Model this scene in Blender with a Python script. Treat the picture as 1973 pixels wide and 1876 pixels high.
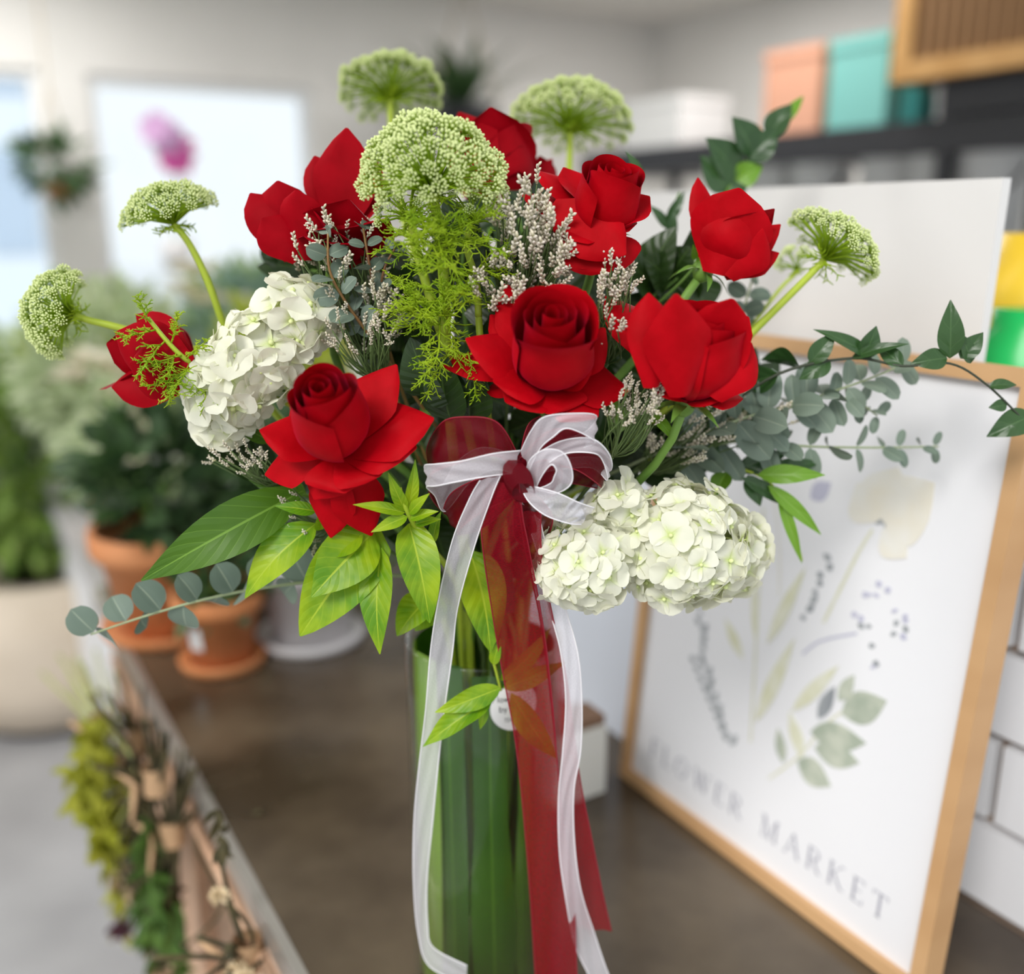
import bpy, math, random
from mathutils import Vector as V, Matrix
PI = math.pi
R = math.radians
for o in list(bpy.data.objects): bpy.data.objects.remove(o)
sc = bpy.context.scene
C = sc.collection

# ------------------------------------------------------------------ camera
FPX, CX, CY, PITCH = 1900.0, 986.5, 938.0, R(15)
CAM = V((0, 0, 0.58))
FW = V((0, math.cos(PITCH), -math.sin(PITCH))); UP = V((0, math.sin(PITCH), math.cos(PITCH))); RT = V((1, 0, 0))
cd_ = bpy.data.cameras.new('camera'); cam = bpy.data.objects.new('camera', cd_); C.objects.link(cam)
cam.location = CAM; cam.rotation_euler = (PI/2 - PITCH, 0, 0)
cd_.sensor_fit = 'HORIZONTAL'; cd_.sensor_width = 36; cd_.lens = FPX/1973*36
cd_.clip_start = .02; cd_.clip_end = 200
cd_.dof.use_dof = True; cd_.dof.focus_distance = .585; cd_.dof.aperture_fstop = 2.3
sc.camera = cam

# ------------------------------------------------------------------ world, light, exposure
w = bpy.data.worlds.new('sky'); sc.world = w; w.use_nodes = True
bg = w.node_tree.nodes['Background']; bg.inputs[0].default_value = (.93, .97, 1.0, 1); bg.inputs[1].default_value = .88
sd = bpy.data.lights.new('sun', 'SUN'); sd.energy = 1.8; sd.angle = R(22); sd.color = (1, .97, .93)
so = bpy.data.objects.new('sun', sd); C.objects.link(so); so.rotation_euler = (R(52), 0, R(-28))
sc.view_settings.view_transform = 'Standard'; sc.view_settings.look = 'None'
sc.view_settings.gamma = 1; sc.view_settings.use_curve_mapping = False
sc.view_settings.exposure = 0.30
FILL_PANELS = [(-.8, 1.6), (.3, 3.8), (1.9, 2.0), (2.6, 3.3), (-1.4, 3.2)]              # fill lights added out of view to brighten the room (n, u)
FILL_W = 15

# ------------------------------------------------------------------ frames of reference
def ray(px, py): return FW + RT*((px-CX)/FPX) + UP*(-(py-CY)/FPX)
def P(px, py, Y): d = ray(px, py); return CAM + d*(Y/d.y)             # a point Y metres ahead of the camera
def mpp(Y, py=700): d = ray(CX, py); return (Y/d.y)/FPX               # metres per pixel there
def cdir(r, u, t): return (RT*r + UP*u - FW*t).normalized()           # right, up, toward
TH = R(31); Nv = V((math.cos(TH), math.sin(TH), 0)); Uv = V((-math.sin(TH), math.cos(TH), 0))   # n across the counter, u along it
def W(n, u, z): return Nv*n + Uv*u + V((0, 0, z))
def PN(px, py, n): d = ray(px, py); return CAM + d*(n/d.dot(Nv))
def PU(px, py, u): d = ray(px, py); return CAM + d*(u/d.dot(Uv))
def PZ(px, py, z): d = ray(px, py); return CAM + d*((z-CAM.z)/d.z)
def nu(p): return p.dot(Nv), p.dot(Uv), p.z
def project(p):
    q = p-CAM; k = q.dot(FW); return CX+q.dot(RT)/k*FPX, CY-q.dot(UP)/k*FPX

# ------------------------------------------------------------------ materials
MATS = {}
def nd(t, kind, **kw):
    n = t.nodes.new(kind)
    for k, v in kw.items():
        if k in n.inputs: n.inputs[k].default_value = v
        else: setattr(n, k, v)
    return n
def mat(name, c, rough=.5, c2=None, scale=20, bump=0, bscale=60, spec=.4, trans=0, metal=0, stretch=None, detail=3, sheen=0, lo=.35, hi=.65, emit=0):
    if name in MATS: return MATS[name]
    m = bpy.data.materials.new(name); m.use_nodes = True; t = m.node_tree
    p = t.nodes['Principled BSDF']; out = t.nodes['Material Output']; L = t.links
    p.inputs['Base Color'].default_value = (*c, 1); p.inputs['Roughness'].default_value = rough
    p.inputs['Specular IOR Level'].default_value = spec; p.inputs['Metallic'].default_value = metal
    if sheen: p.inputs['Sheen Weight'].default_value = sheen; p.inputs['Sheen Tint'].default_value = (1, .06, .22, 1); p.inputs['Sheen Roughness'].default_value = .4
    col = None
    tc = nd(t, 'ShaderNodeTexCoord'); mp = nd(t, 'ShaderNodeMapping'); L.new(tc.outputs['Object'], mp.inputs[0])
    if stretch: mp.inputs['Scale'].default_value = stretch
    if c2:
        nz = nd(t, 'ShaderNodeTexNoise', Scale=scale, Detail=detail); L.new(mp.outputs[0], nz.inputs['Vector'])
        rp = nd(t, 'ShaderNodeValToRGB'); L.new(nz.outputs['Fac'], rp.inputs[0])
        rp.color_ramp.elements[0].position = lo; rp.color_ramp.elements[1].position = hi
        rp.color_ramp.elements[0].color = (*c, 1); rp.color_ramp.elements[1].color = (*c2, 1)
        col = rp.outputs[0]; L.new(col, p.inputs['Base Color'])
    if bump:
        nb = nd(t, 'ShaderNodeTexNoise', Scale=bscale, Detail=4); L.new(mp.outputs[0], nb.inputs['Vector'])
        b = nd(t, 'ShaderNodeBump', Strength=bump, Distance=.002); L.new(nb.outputs['Fac'], b.inputs['Height']); L.new(b.outputs[0], p.inputs['Normal'])
    if trans:
        tr = nd(t, 'ShaderNodeBsdfTranslucent'); tr.inputs[0].default_value = (*c, 1)
        if col: L.new(col, tr.inputs[0])
        mx = nd(t, 'ShaderNodeMixShader', Fac=trans); L.new(p.outputs[0], mx.inputs[1]); L.new(tr.outputs[0], mx.inputs[2]); L.new(mx.outputs[0], out.inputs[0])
    MATS[name] = m; return m

def leafmat(name, c, c2, vein, rough=.42, nveins=8, trans=.2, mottle=14, lo=.35, hi=.65):
    if name in MATS: return MATS[name]
    m = mat(name, c, rough, c2, mottle, trans=trans, lo=lo, hi=hi, spec=.45); t = m.node_tree; L = t.links
    p = t.nodes['Principled BSDF']; rp = [n for n in t.nodes if n.type == 'VALTORGB'][0]; tr = [n for n in t.nodes if n.type == 'BSDF_TRANSLUCENT'][0]
    uv = nd(t, 'ShaderNodeUVMap'); sp = nd(t, 'ShaderNodeSeparateXYZ'); L.new(uv.outputs[0], sp.inputs[0])
    def M(op, a, b=None):
        n = nd(t, 'ShaderNodeMath', operation=op)
        for i, x in enumerate((a, b)):
            if x is None: continue
            if isinstance(x, (int, float)): n.inputs[i].default_value = x
            else: L.new(x, n.inputs[i])
        return n.outputs[0]
    a = M('ABSOLUTE', M('SUBTRACT', sp.outputs[0], .5))                      # 0 at midrib .. .5 edge
    mid = M('LESS_THAN', a, .022)
    ph = M('FRACT', M('MULTIPLY', M('SUBTRACT', sp.outputs[1], M('MULTIPLY', a, .45)), nveins))
    side = M('MULTIPLY', M('LESS_THAN', M('ABSOLUTE', M('SUBTRACT', ph, .5)), .035), .35)
    f = M('MAXIMUM', mid, side)
    mx = nd(t, 'ShaderNodeMix', data_type='RGBA'); L.new(f, mx.inputs[0]); L.new(rp.outputs[0], mx.inputs[6]); mx.inputs[7].default_value = (*vein, 1)
    L.new(mx.outputs[2], p.inputs['Base Color']); L.new(mx.outputs[2], tr.inputs[0])
    # quilted relief between the side veins
    w_ = M('ABSOLUTE', M('SUBTRACT', ph, .5)); hgt = M('MULTIPLY', M('MINIMUM', M('MULTIPLY', w_, 3), M('MULTIPLY', a, 8)), -1)
    b = nd(t, 'ShaderNodeBump', Strength=.14, Distance=.002); L.new(M('MULTIPLY', hgt, -1), b.inputs['Height']); L.new(b.outputs[0], p.inputs['Normal'])
    return m

def attrmat(name, rough=.5, trans=.25, spec=.3):                              # colour comes from the mesh's own 'col' attribute
    if name in MATS: return MATS[name]
    m = mat(name, (1, 1, 1), rough, trans=trans, spec=spec); t = m.node_tree
    at = nd(t, 'ShaderNodeVertexColor', layer_name='col')
    t.links.new(at.outputs[0], t.nodes['Principled BSDF'].inputs['Base Color'])
    tr = [n for n in t.nodes if n.type == 'BSDF_TRANSLUCENT'][0]; t.links.new(at.outputs[0], tr.inputs[0])
    return m

def sheer(name, c, fac, rough=.35, sheen=.0):                                    # organza: part thread, part gap
    if name in MATS: return MATS[name]
    m = bpy.data.materials.new(name); m.use_nodes = True; t = m.node_tree; L = t.links
    p = t.nodes['Principled BSDF']; out = t.nodes['Material Output']
    p.inputs['Base Color'].default_value = (*c, 1); p.inputs['Roughness'].default_value = rough; p.inputs['Sheen Weight'].default_value = sheen; p.inputs['Specular IOR Level'].default_value = .18
    uv = nd(t, 'ShaderNodeUVMap'); mp = nd(t, 'ShaderNodeMapping'); mp.inputs['Scale'].default_value = (6, 90, 1); L.new(uv.outputs[0], mp.inputs[0])
    nz = nd(t, 'ShaderNodeTexNoise', Scale=2.2, Detail=4); L.new(mp.outputs[0], nz.inputs['Vector'])
    mr = nd(t, 'ShaderNodeMapRange'); L.new(nz.outputs['Fac'], mr.inputs[0])
    mr.inputs[1].default_value = .35; mr.inputs[2].default_value = .7; mr.inputs[3].default_value = fac-.1; mr.inputs[4].default_value = min(.97, fac+.16)
    tl = nd(t, 'ShaderNodeBsdfTranslucent'); tl.inputs[0].default_value = (*c, 1)
    m1 = nd(t, 'ShaderNodeMixShader', Fac=.35); L.new(p.outputs[0], m1.inputs[1]); L.new(tl.outputs[0], m1.inputs[2])
    tr = nd(t, 'ShaderNodeBsdfTransparent'); mx = nd(t, 'ShaderNodeMixShader')
    L.new(mr.outputs[0], mx.inputs[0]); L.new(tr.outputs[0], mx.inputs[1]); L.new(m1.outputs[0], mx.inputs[2]); L.new(mx.outputs[0], out.inputs[0])
    MATS[name] = m; return m

def glassmat(name, tint=(.96, .99, .97), refl=1.0):
    if name in MATS: return MATS[name]
    m = bpy.data.materials.new(name); m.use_nodes = True; t = m.node_tree; L = t.links
    t.nodes.remove(t.nodes['Principled BSDF']); out = t.nodes['Material Output']
    tr = nd(t, 'ShaderNodeBsdfTransparent'); tr.inputs[0].default_value = (*tint, 1)
    gl = nd(t, 'ShaderNodeBsdfGlossy', Roughness=.04)
    fr = nd(t, 'ShaderNodeLayerWeight', Blend=.5); pw = nd(t, 'ShaderNodeMath', operation='POWER'); L.new(fr.outputs['Facing'], pw.inputs[0]); pw.inputs[1].default_value = 3.5
    mu = nd(t, 'ShaderNodeMath', operation='MULTIPLY_ADD'); L.new(pw.outputs[0], mu.inputs[0]); mu.inputs[1].default_value = .5*refl; mu.inputs[2].default_value = .035*refl
    mx = nd(t, 'ShaderNodeMixShader'); L.new(mu.outputs[0], mx.inputs[0]); L.new(tr.outputs[0], mx.inputs[1]); L.new(gl.outputs[0], mx.inputs[2]); L.new(mx.outputs[0], out.inputs[0])
    MATS[name] = m; return m

ROSE = mat('rose_red', (.36, .0006, .004), .55, (.44, .001, .006), 60, bump=.10, bscale=260, spec=.06, trans=.05, sheen=.12)
ROSEK = mat('rose_red_deep', (.28, .0006, .005), .55, (.35, .001, .007), 60, spec=.06, trans=.05, sheen=.1)
STEMG = mat('stem_green', (.10, .22, .03), .5, (.16, .30, .05), 40)
LIME = mat('lime_stem', (.42, .55, .04), .45, (.50, .62, .06), 30, trans=.15)
LIMEF = mat('feathery_green', (.30, .50, .01), .5, (.48, .64, .02), 50, trans=.3)
UMBG = mat('umbel_green', (.36, .54, .015), .5, trans=.35)
BUDW = mat('umbel_bud', (.74, .86, .32), .5, (.90, .95, .58), 400, trans=.25)
SEPAL = mat('sepal_green', (.10, .22, .03), .5, (.18, .33, .05), 60, trans=.15)
HYD = attrmat('hydrangea_petal', .55, .3, .2)
HEYE = mat('hydrangea_eye', (.70, .78, .36), .5)
LIMG = mat('statice_stalk', (.09, .14, .04), .6)
LIMW = attrmat('statice_floret', .7, .15, .2)
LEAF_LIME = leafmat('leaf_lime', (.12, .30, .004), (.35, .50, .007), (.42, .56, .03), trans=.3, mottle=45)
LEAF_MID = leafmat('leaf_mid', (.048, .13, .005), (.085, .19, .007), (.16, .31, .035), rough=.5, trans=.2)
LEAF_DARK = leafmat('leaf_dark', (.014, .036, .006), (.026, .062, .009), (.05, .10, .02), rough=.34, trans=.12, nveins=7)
LEAF_RUSC = leafmat('leaf_ruscus', (.022, .065, .018), (.035, .09, .022), (.06, .13, .04), rough=.3, trans=.12, nveins=3)
LEAF_RUSL = leafmat('leaf_ruscus_light', (.13, .30, .015), (.19, .38, .03), (.25, .44, .08), rough=.35, trans=.25, nveins=3)
LEAF_EUC = leafmat('leaf_eucalyptus', (.13, .185, .145), (.20, .26, .20), (.27, .33, .25), rough=.55, trans=.12, nveins=.01)
EUCST = mat('eucalyptus_stem', (.30, .36, .20), .5)
BROWNST = mat('brown_twig', (.20, .085, .035), .5, (.32, .20, .06), 30)
WHITE_OR = sheer('white_organza', (.90, .87, .93), .56, sheen=.5)
BURG_OR = sheer('burgundy_organza', (.16, .002, .009), .92, rough=.35)
BURG_TAIL = sheer('burgundy_organza_tail', (.30, .003, .014), .71, rough=.4)
WH_EDGE = mat('white_thread', (.85, .83, .86), .5)
BU_EDGE = mat('burgundy_thread', (.28, .006, .022), .5)

# ------------------------------------------------------------------ mesh helpers
def bez(p0, p1, p2, p3, t):
    s = 1-t; return p0*(s*s*s) + p1*(3*s*s*t) + p2*(3*s*t*t) + p3*(t*t*t)
def crom(pts, n):                                                             # smooth a list of vectors
    out = []
    for i in range(len(pts)-1):
        a = pts[max(i-1, 0)]; b = pts[i]; c = pts[i+1]; d = pts[min(i+2, len(pts)-1)]
        for k in range(n):
            t = k/n; out.append(.5*((2*b) + (c-a)*t + (2*a-5*b+4*c-d)*t*t + (3*b-a-3*c+d)*t**3))
    out.append(pts[-1].copy()); return out
def perp(d):
    a = V((0, 0, 1)) if abs(d.z) < .9 else V((1, 0, 0)); return d.cross(a).normalized()

class MB:
    def __init__(s): s.v = []; s.f = []; s.mi = []; s.uv = {}; s.col = {}
    def add(s, vs, fs, mi=0):
        k = len(s.v); s.v += [V(x) for x in vs]; s.f += [tuple(i+k for i in f) for f in fs]; s.mi += [mi]*len(fs); return k
    def grid(s, rows, mi=0, closed=False, uv=False):
        nr, nc = len(rows), len(rows[0]); k = len(s.v)
        for i, r in enumerate(rows):
            for j, p in enumerate(r):
                if uv: s.uv[len(s.v)] = (j/(nc-1), i/(nr-1))
                s.v.append(V(p))
        for i in range(nr-1):
            for j in range(nc if closed else nc-1):
                j2 = (j+1) % nc; s.f.append((k+i*nc+j, k+i*nc+j2, k+(i+1)*nc+j2, k+(i+1)*nc+j)); s.mi.append(mi)
        return k
    def tube(s, path, r0, r1=None, n=6, mi=0):
        r1 = r0 if r1 is None else r1; m = len(path); rows = []; ax = None
        for i, p in enumerate(path):
            d = (path[min(i+1, m-1)]-path[max(i-1, 0)]).normalized()
            if ax is None: ax = perp(d)
            ax = (ax-d*ax.dot(d)); ax = ax.normalized() if ax.length > 1e-6 else perp(d); b = d.cross(ax); r = r0+(r1-r0)*i/(m-1)
            rows.append([p+(ax*math.cos(2*PI*j/n)+b*math.sin(2*PI*j/n))*r for j in range(n)])
        k = s.grid(rows, mi, True)
        if n > 2:
            s.f.append(tuple(k+j for j in range(n))[::-1]); s.mi.append(mi); s.f.append(tuple(k+(m-1)*n+j for j in range(n))); s.mi.append(mi)
    def lathe(s, prof, o=V((0, 0, 0)), n=28, mi=0, cap=True):
        k = s.grid([[o+V((r*math.cos(2*PI*j/n), r*math.sin(2*PI*j/n), z)) for j in range(n)] for r, z in prof], mi, True)
        if cap:
            m = len(prof)
            s.f.append(tuple(k+j for j in range(n))[::-1]); s.mi.append(mi); s.f.append(tuple(k+(m-1)*n+j for j in range(n))); s.mi.append(mi)
    def boxnu(s, n0, n1, u0, u1, z0, z1, mi=0):
        vs = [W(n, u, z) for n in (n0, n1) for u in (u0, u1) for z in (z0, z1)]
        s.add(vs, [(0, 1, 3, 2), (4, 6, 7, 5), (0, 4, 5, 1), (2, 3, 7, 6), (0, 2, 6, 4), (1, 5, 7, 3)], mi)
    def prism(s, poly, off, mi=0):                                            # extrude a polygon of points by a vector
        n = len(poly); k = len(s.v); s.v += [V(p) for p in poly] + [V(p)+off for p in poly]
        s.f.append(tuple(range(k, k+n))); s.f.append(tuple(range(k+2*n-1, k+n-1, -1))); s.mi += [mi, mi]
        for i in range(n): s.f.append((k+i, k+n+i, k+n+(i+1) % n, k+(i+1) % n)); s.mi.append(mi)
    def ball(s, c, r, sx=1, axis=None, n=6, m=4, mi=0):
        axis = axis or V((0, 0, 1)); a = perp(axis); b = axis.cross(a); rows = []
        for i in range(m+1):
            th = PI*i/m; rr = max(math.sin(th), .02)*r
            rows.append([c - axis*(math.cos(th)*r*sx) + (a*math.cos(2*PI*j/n)+b*math.sin(2*PI*j/n))*rr for j in range(n)])
        s.grid(rows, mi, True)
    def mesh(s, name, mats, origin=None, smooth=True):
        me = bpy.data.meshes.new(name); o = origin or V((0, 0, 0))
        me.from_pydata([tuple(p-o) for p in s.v], [], s.f)
        for m in (mats if isinstance(mats, (list, tuple)) else [mats]): me.materials.append(m)
        me.polygons.foreach_set('material_index', s.mi)
        me.polygons.foreach_set('use_smooth', [smooth]*len(s.f))
        if s.uv:
            ul = me.uv_layers.new(name='UVMap')
            for l in me.loops: ul.data[l.index].uv = s.uv.get(l.vertex_index, (0, 0))
        if s.col:
            ca = me.color_attributes.new('col', 'FLOAT_COLOR', 'POINT')
            for i in range(len(s.v)): ca.data[i].color = (*s.col.get(i, (1, 1, 1)), 1)
        me.update(); return me

def top(o):
    while o.parent: o = o.parent
    return o
def obj(name, me, parent=None, mtx=None):
    o = bpy.data.objects.new(name, me); C.objects.link(o)
    if parent: o.parent = parent
    if mtx is not None: o.matrix_local = mtx
    return o
def part(name, mb, m, parent, smooth=True, label=None, stuff=False):
    o = obj(name, mb.mesh(name, m, V(top(parent).location), smooth), parent)
    if label: o['label'] = label
    if stuff: o['kind'] = 'stuff'
    return o
def thing(name, label, cat, loc, group=None):
    o = bpy.data.objects.new(name, None); C.objects.link(o); o.location = loc; o.empty_display_size = .02
    o['label'] = label; o['category'] = cat
    if group: o['group'] = group
    return o
def solo(name, label, cat, mb, m, smooth=True, group=None, loc=None):
    loc = V(loc) if loc is not None else sum(mb.v, V((0, 0, 0)))/len(mb.v)
    o = obj(name, mb.mesh(name, m, loc, smooth)); o.location = loc; o['label'] = label; o['category'] = cat
    if group: o['group'] = group
    return o
def struct(name, mb, m, smooth=False):
    o = obj(name, mb.mesh(name, m, None, smooth)); o['kind'] = 'structure'; return o

# ------------------------------------------------------------------ the room
FLZ = -.90; UB = 4.6; NB = 3.68
CEZ = PU(1265, 50, UB).z
M_WALL = mat('wall_paint', (.74, .72, .69), .8, (.77, .75, .72), 3)
M_CEIL = mat('ceiling_paint', (.76, .73, .69), .8)
M_FLOOR = mat('concrete_floor', (.26, .26, .27), .35, (.38, .38, .39), 2.2, detail=6, spec=.5)
M_TOP = mat('counter_top', (.042, .028, .016), .24, (.115, .086, .055), 6, detail=8, spec=.55, bump=.03, bscale=25)
M_METAL = mat('counter_edge', (.36, .34, .31), .35, metal=.5)
M_WOOD = mat('counter_wood', (.50, .30, .19), .55, (.60, .39, .26), 9, stretch=(1, 1, .12))
M_OAK = mat('oak_frame', (.52, .30, .14), .5, (.62, .38, .19), 12, stretch=(.3, .3, 1))
M_WHITE = mat('white_paint', (.80, .80, .80), .6)
M_BLACK = mat('black_steel', (.022, .022, .026), .45)

mb = MB(); mb.boxnu(-6, 6, -2.5, UB+.2, FLZ-.1, FLZ); struct('floor', mb, M_FLOOR)
mb = MB(); mb.boxnu(-2.6, NB+.2, .2, UB+.2, CEZ, CEZ+.1); struct('ceiling', mb, M_CEIL)
for k, (n, u) in enumerate(FILL_PANELS):  # unseen panels, added only to lift the dim walls and ceiling
    t = thing('fill_light', ['added fill light panel above the floor beside the counter', 'added fill light panel in front of the wide window', 'added fill light panel above the black shelving', 'added fill light panel in the far right corner', 'added fill light panel in front of the left window'][k], 'fill light', W(n, u, CEZ))
    mb = MB(); mb.boxnu(n-.32, n+.32, u-.32, u+.32, CEZ-.03, CEZ-.0005); part('fill_housing', mb, M_WHITE, t, False)
    ld = bpy.data.lights.new('fill_lamp', 'AREA'); ld.shape = 'SQUARE'; ld.size = .58; ld.energy = FILL_W; ld.color = (1, .98, .95)
    lo_ = bpy.data.objects.new('fill_lamp', ld); C.objects.link(lo_); lo_.parent = t; lo_.location = (0, 0, -.035); lo_.rotation_euler = (0, 0, TH)
mb = MB(); mb.boxnu(NB, NB+.15, -.5, UB+.2, FLZ, CEZ); struct('wall_right', mb, M_WALL)
a0 = PU(165, 140, UB); a1 = PU(600, 152, UB); b1 = PU(72, 135, UB)
wz1 = a0.z; wz0 = -.05; w2 = (a0.dot(Nv), a1.dot(Nv)); w1 = (b1.dot(Nv)-1.35, b1.dot(Nv)); w0 = None
mb = MB()
mb.boxnu(-3.2, NB, UB, UB+.2, wz1, CEZ); mb.boxnu(-3.2, NB, UB, UB+.2, FLZ, wz0)
for x0, x1 in ((-3.2, w1[0]), (w1[1], w2[0]), (w2[1], NB)): mb.boxnu(x0, x1, UB, UB+.2, wz0, wz1)
struct('wall_back', mb, M_WALL)
PANE = glassmat('window_pane', (.97, .99, 1), .5)
for i, (x0, x1) in enumerate((w1, w2)):
    mb = MB(); f = .035
    mb.boxnu(x0, x0+f, UB+.03, UB+.1, wz0, wz1); mb.boxnu(x1-f, x1, UB+.03, UB+.1, wz0, wz1)
    mb.boxnu(x0+f, x1-f, UB+.03, UB+.1, wz1-f, wz1); mb.boxnu(x0+f, x1-f, UB+.03, UB+.1, wz0, wz0+f)
    fr = struct('window_%d' % (i+1), mb, M_WHITE)
    mb = MB(); mb.boxnu(x0+f, x1-f, UB+.06, UB+.068, wz0+f, wz1-f); part('pane', mb, PANE, fr, False)
    mb = MB(); mb.boxnu(x0-.04, x1+.04, UB-.06, UB-.001, wz0-.03, wz0); part('window_sill', mb, M_WHITE, fr, False)
# the street outside the windows
mb = MB(); mb.boxnu(-30, 20, UB+.25, 40, FLZ-.3, FLZ-.15); o = struct('pavement_outside', mb, mat('pavement', (.62, .64, .66), .8))
M_FAC = mat('pale_facade', (.78, .84, .90), .8); M_FWIN = mat('facade_window', (.50, .60, .72), .3)
for k, (n0, n1, u, z1, lab) in enumerate(((-9, -5.2, 13, 5, 'pale blue building seen through the leftmost window'), (-4.6, 2.5, 15, 6, 'pale building across the street seen through the wide window'))):
    t = thing('building', lab, 'building', W((n0+n1)/2, u+1, FLZ-.15))
    mb = MB(); mb.boxnu(n0, n1, u, u+2, FLZ-.15, z1); part('facade', mb, M_FAC, t, False)
    for r in range(2):
        for q in range(int((n1-n0)/1.3)):
            mb = MB(); x = n0+.4+q*1.3; mb.boxnu(x, x+.6, u-.04, u-.002, .2+r*2, 1.5+r*2); part('window', mb, M_FWIN, t, False)

# ------------------------------------------------------------------ counter, tiled wall and ledge
NE = .195; NW = .735; UE = 1.66; US = -.25
t = thing('counter', 'long counter with a dark polished top and pale wooden side', 'counter', W(.46, .7, FLZ))
mb = MB(); mb.boxnu(NE+.006, NW-.004, US, UE, -.03, 0); part('worktop', mb, M_TOP, t, False)
mb = MB(); mb.boxnu(NE-.004, NE+.0055, US, UE, -.030, .0006); mb.boxnu(NE+.006, NW-.004, UE+.0005, UE+.010, -.03, .0006); part('edge_trim', mb, M_METAL, t, False, label='thin grey metal edge strip')
mb = MB(); mb.boxnu(NE+.055, NW-.02, US+.02, UE-.02, FLZ+.05, -.031); part('carcass', mb, mat('counter_inside', (.16, .09, .055), .7), t, False)
for k in range(14):
    u0 = US+.02+k*.133
    mb = MB(); mb.boxnu(NE+.022, NE+.053, u0, u0+.128, FLZ+.02, -.032); part('plank', mb, M_WOOD, t, False)
for u0 in (.18, .62, 1.06, 1.5):
    mb = MB(); mb.boxnu(NE+.004, NE+.021, u0, u0+.045, FLZ, -.032); part('post', mb, M_WOOD, t, False)
# tiled half wall behind the counter
LZ = .40
mb = MB(); mb.boxnu(NW+.012, NW+.20, -.3, 1.9, FLZ, LZ-.02); wt = struct('wall_tiled', mb, mat('grout', (.30, .22, .17), .9))
M_TILE = mat('white_tile', (.80, .80, .82), .18, spec=.5)
tm = None
tw, th_, gp = .150, .072, .008
rows = int((LZ-.02)/(th_+gp))
for r in range(rows):
    for k in range(13):
        u0 = -.28 + k*(tw+gp) + (r % 2)*(tw+gp)/2
        mb = MB(); z0 = .004+r*(th_+gp); mb.boxnu(NW, NW+.011, u0, u0+tw, z0, z0+th_); part('tile', mb, M_TILE, wt, False)
mb = MB(); mb.boxnu(NW-.005, NW+.24, -.3, 1.9, LZ-.019, LZ); struct('trim_1', mb, M_WHITE)

# ------------------------------------------------------------------ framed print
BL = PZ(1209, 1488, 0); BR = PZ(1768, 1930, 0)
u1 = .757; u0 = .377; nb = .60; lean = .045; PH = .485
pn0 = W(nb, 0, 0); hv = (W(lean, 0, PH)).normalized()                         # up the print
sv = -Uv                                                                       # left to right on the print
pnrm = sv.cross(hv).normalized()
if pnrm.dot(Nv) > 0: pnrm = -pnrm
PO = W(nb, u1, 0.001); PWD = u1-u0
def pp(s, h, d=0): return PO + sv*s + hv*h + pnrm*d
def onprint(px, py, d=0):
    r = ray(px, py); k = (pp(0, 0, .004)-CAM).dot(pnrm)/r.dot(pnrm); q = CAM+r*k-pp(0, 0, .004); return q.dot(sv), q.dot(hv)
t = thing('framed_print', 'large botanical flower market print in a thin oak frame leaning on the wall', 'picture', PO+sv*PWD/2)
fw, fd = .012, .022
def barpp(s0, s1, h0, h1, d0, d1):
    m = MB(); vs = [pp(s, h, d) for s in (s0, s1) for h in (h0, h1) for d in (d0, d1)]
    m.add(vs, [(0, 1, 3, 2), (4, 6, 7, 5), (0, 4, 5, 1), (2, 3, 7, 6), (0, 2, 6, 4), (1, 5, 7, 3)]); return m
for a in ((0, fw, 0, PH), (PWD-fw, PWD, 0, PH), (fw, PWD-fw, 0, fw), (fw, PWD-fw, PH-fw, PH)):
    part('frame_bar', barpp(a[0], a[1], a[2], a[3], -fd+.008, .010), M_OAK, t, False)
paper = part('paper', barpp(fw, PWD-fw, fw, PH-fw, -.006, .003), mat('print_paper', (.80, .80, .83), .7), t, False)
INK_G = mat('ink_sage', (.36, .41, .33), .8, (.52, .55, .46), 60); INK_D = mat('ink_grey', (.26, .28, .30), .8, (.40, .42, .44), 60)
INK_Y = mat('ink_straw', (.66, .66, .48), .8, (.72, .72, .60), 60); INK_L = mat('ink_lilac', (.50, .50, .62), .8); INK_C = mat('ink_cream', (.78, .74, .64), .8, (.79, .78, .74), 30)
INKC = [0]
def ink(name, poly, m, lift=.0004):
    INKC[0] = (INKC[0]+1) % 12
    b = MB(); b.prism([pp(s, h, .0031) for s, h in poly], pnrm*(.0002+INKC[0]*.00006), 0); part(name, b, m, paper, False)
def inkleaf(x0, y0, x1, y1, w, m, name='printed_leaf'):
    a = V(onprint(x0, y0)).to_2d() if False else V((*onprint(x0, y0), 0)); b = V((*onprint(x1, y1), 0)); d = b-a; q = V((-d.y, d.x, 0)).normalized()*(w*.00052)
    pts = []
    for k in range(9): tt = k/8; pts.append(a+d*tt+q*math.sin(PI*tt**.85))
    for k in range(7, 0, -1): tt = k/8; pts.append(a+d*tt-q*math.sin(PI*tt**.85))
    ink(name, [(p.x, p.y) for p in pts], m)
def inkline(pts, w, m, name='printed_stem'):
    ps = crom([V((*onprint(x, y), 0)) for x, y in pts], 4); l = []; r = []
    for i, p in enumerate(ps):
        d = (ps[min(i+1, len(ps)-1)]-ps[max(i-1, 0)]).normalized(); q = V((-d.y, d.x, 0))*(w*.00052); l.append(p+q); r.append(p-q)
    b = MB(); b.grid([[pp(a.x, a.y, .0033), pp(c.x, c.y, .0033)] for a, c in zip(l, r)]); part(name, b, m, paper, False)
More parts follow.
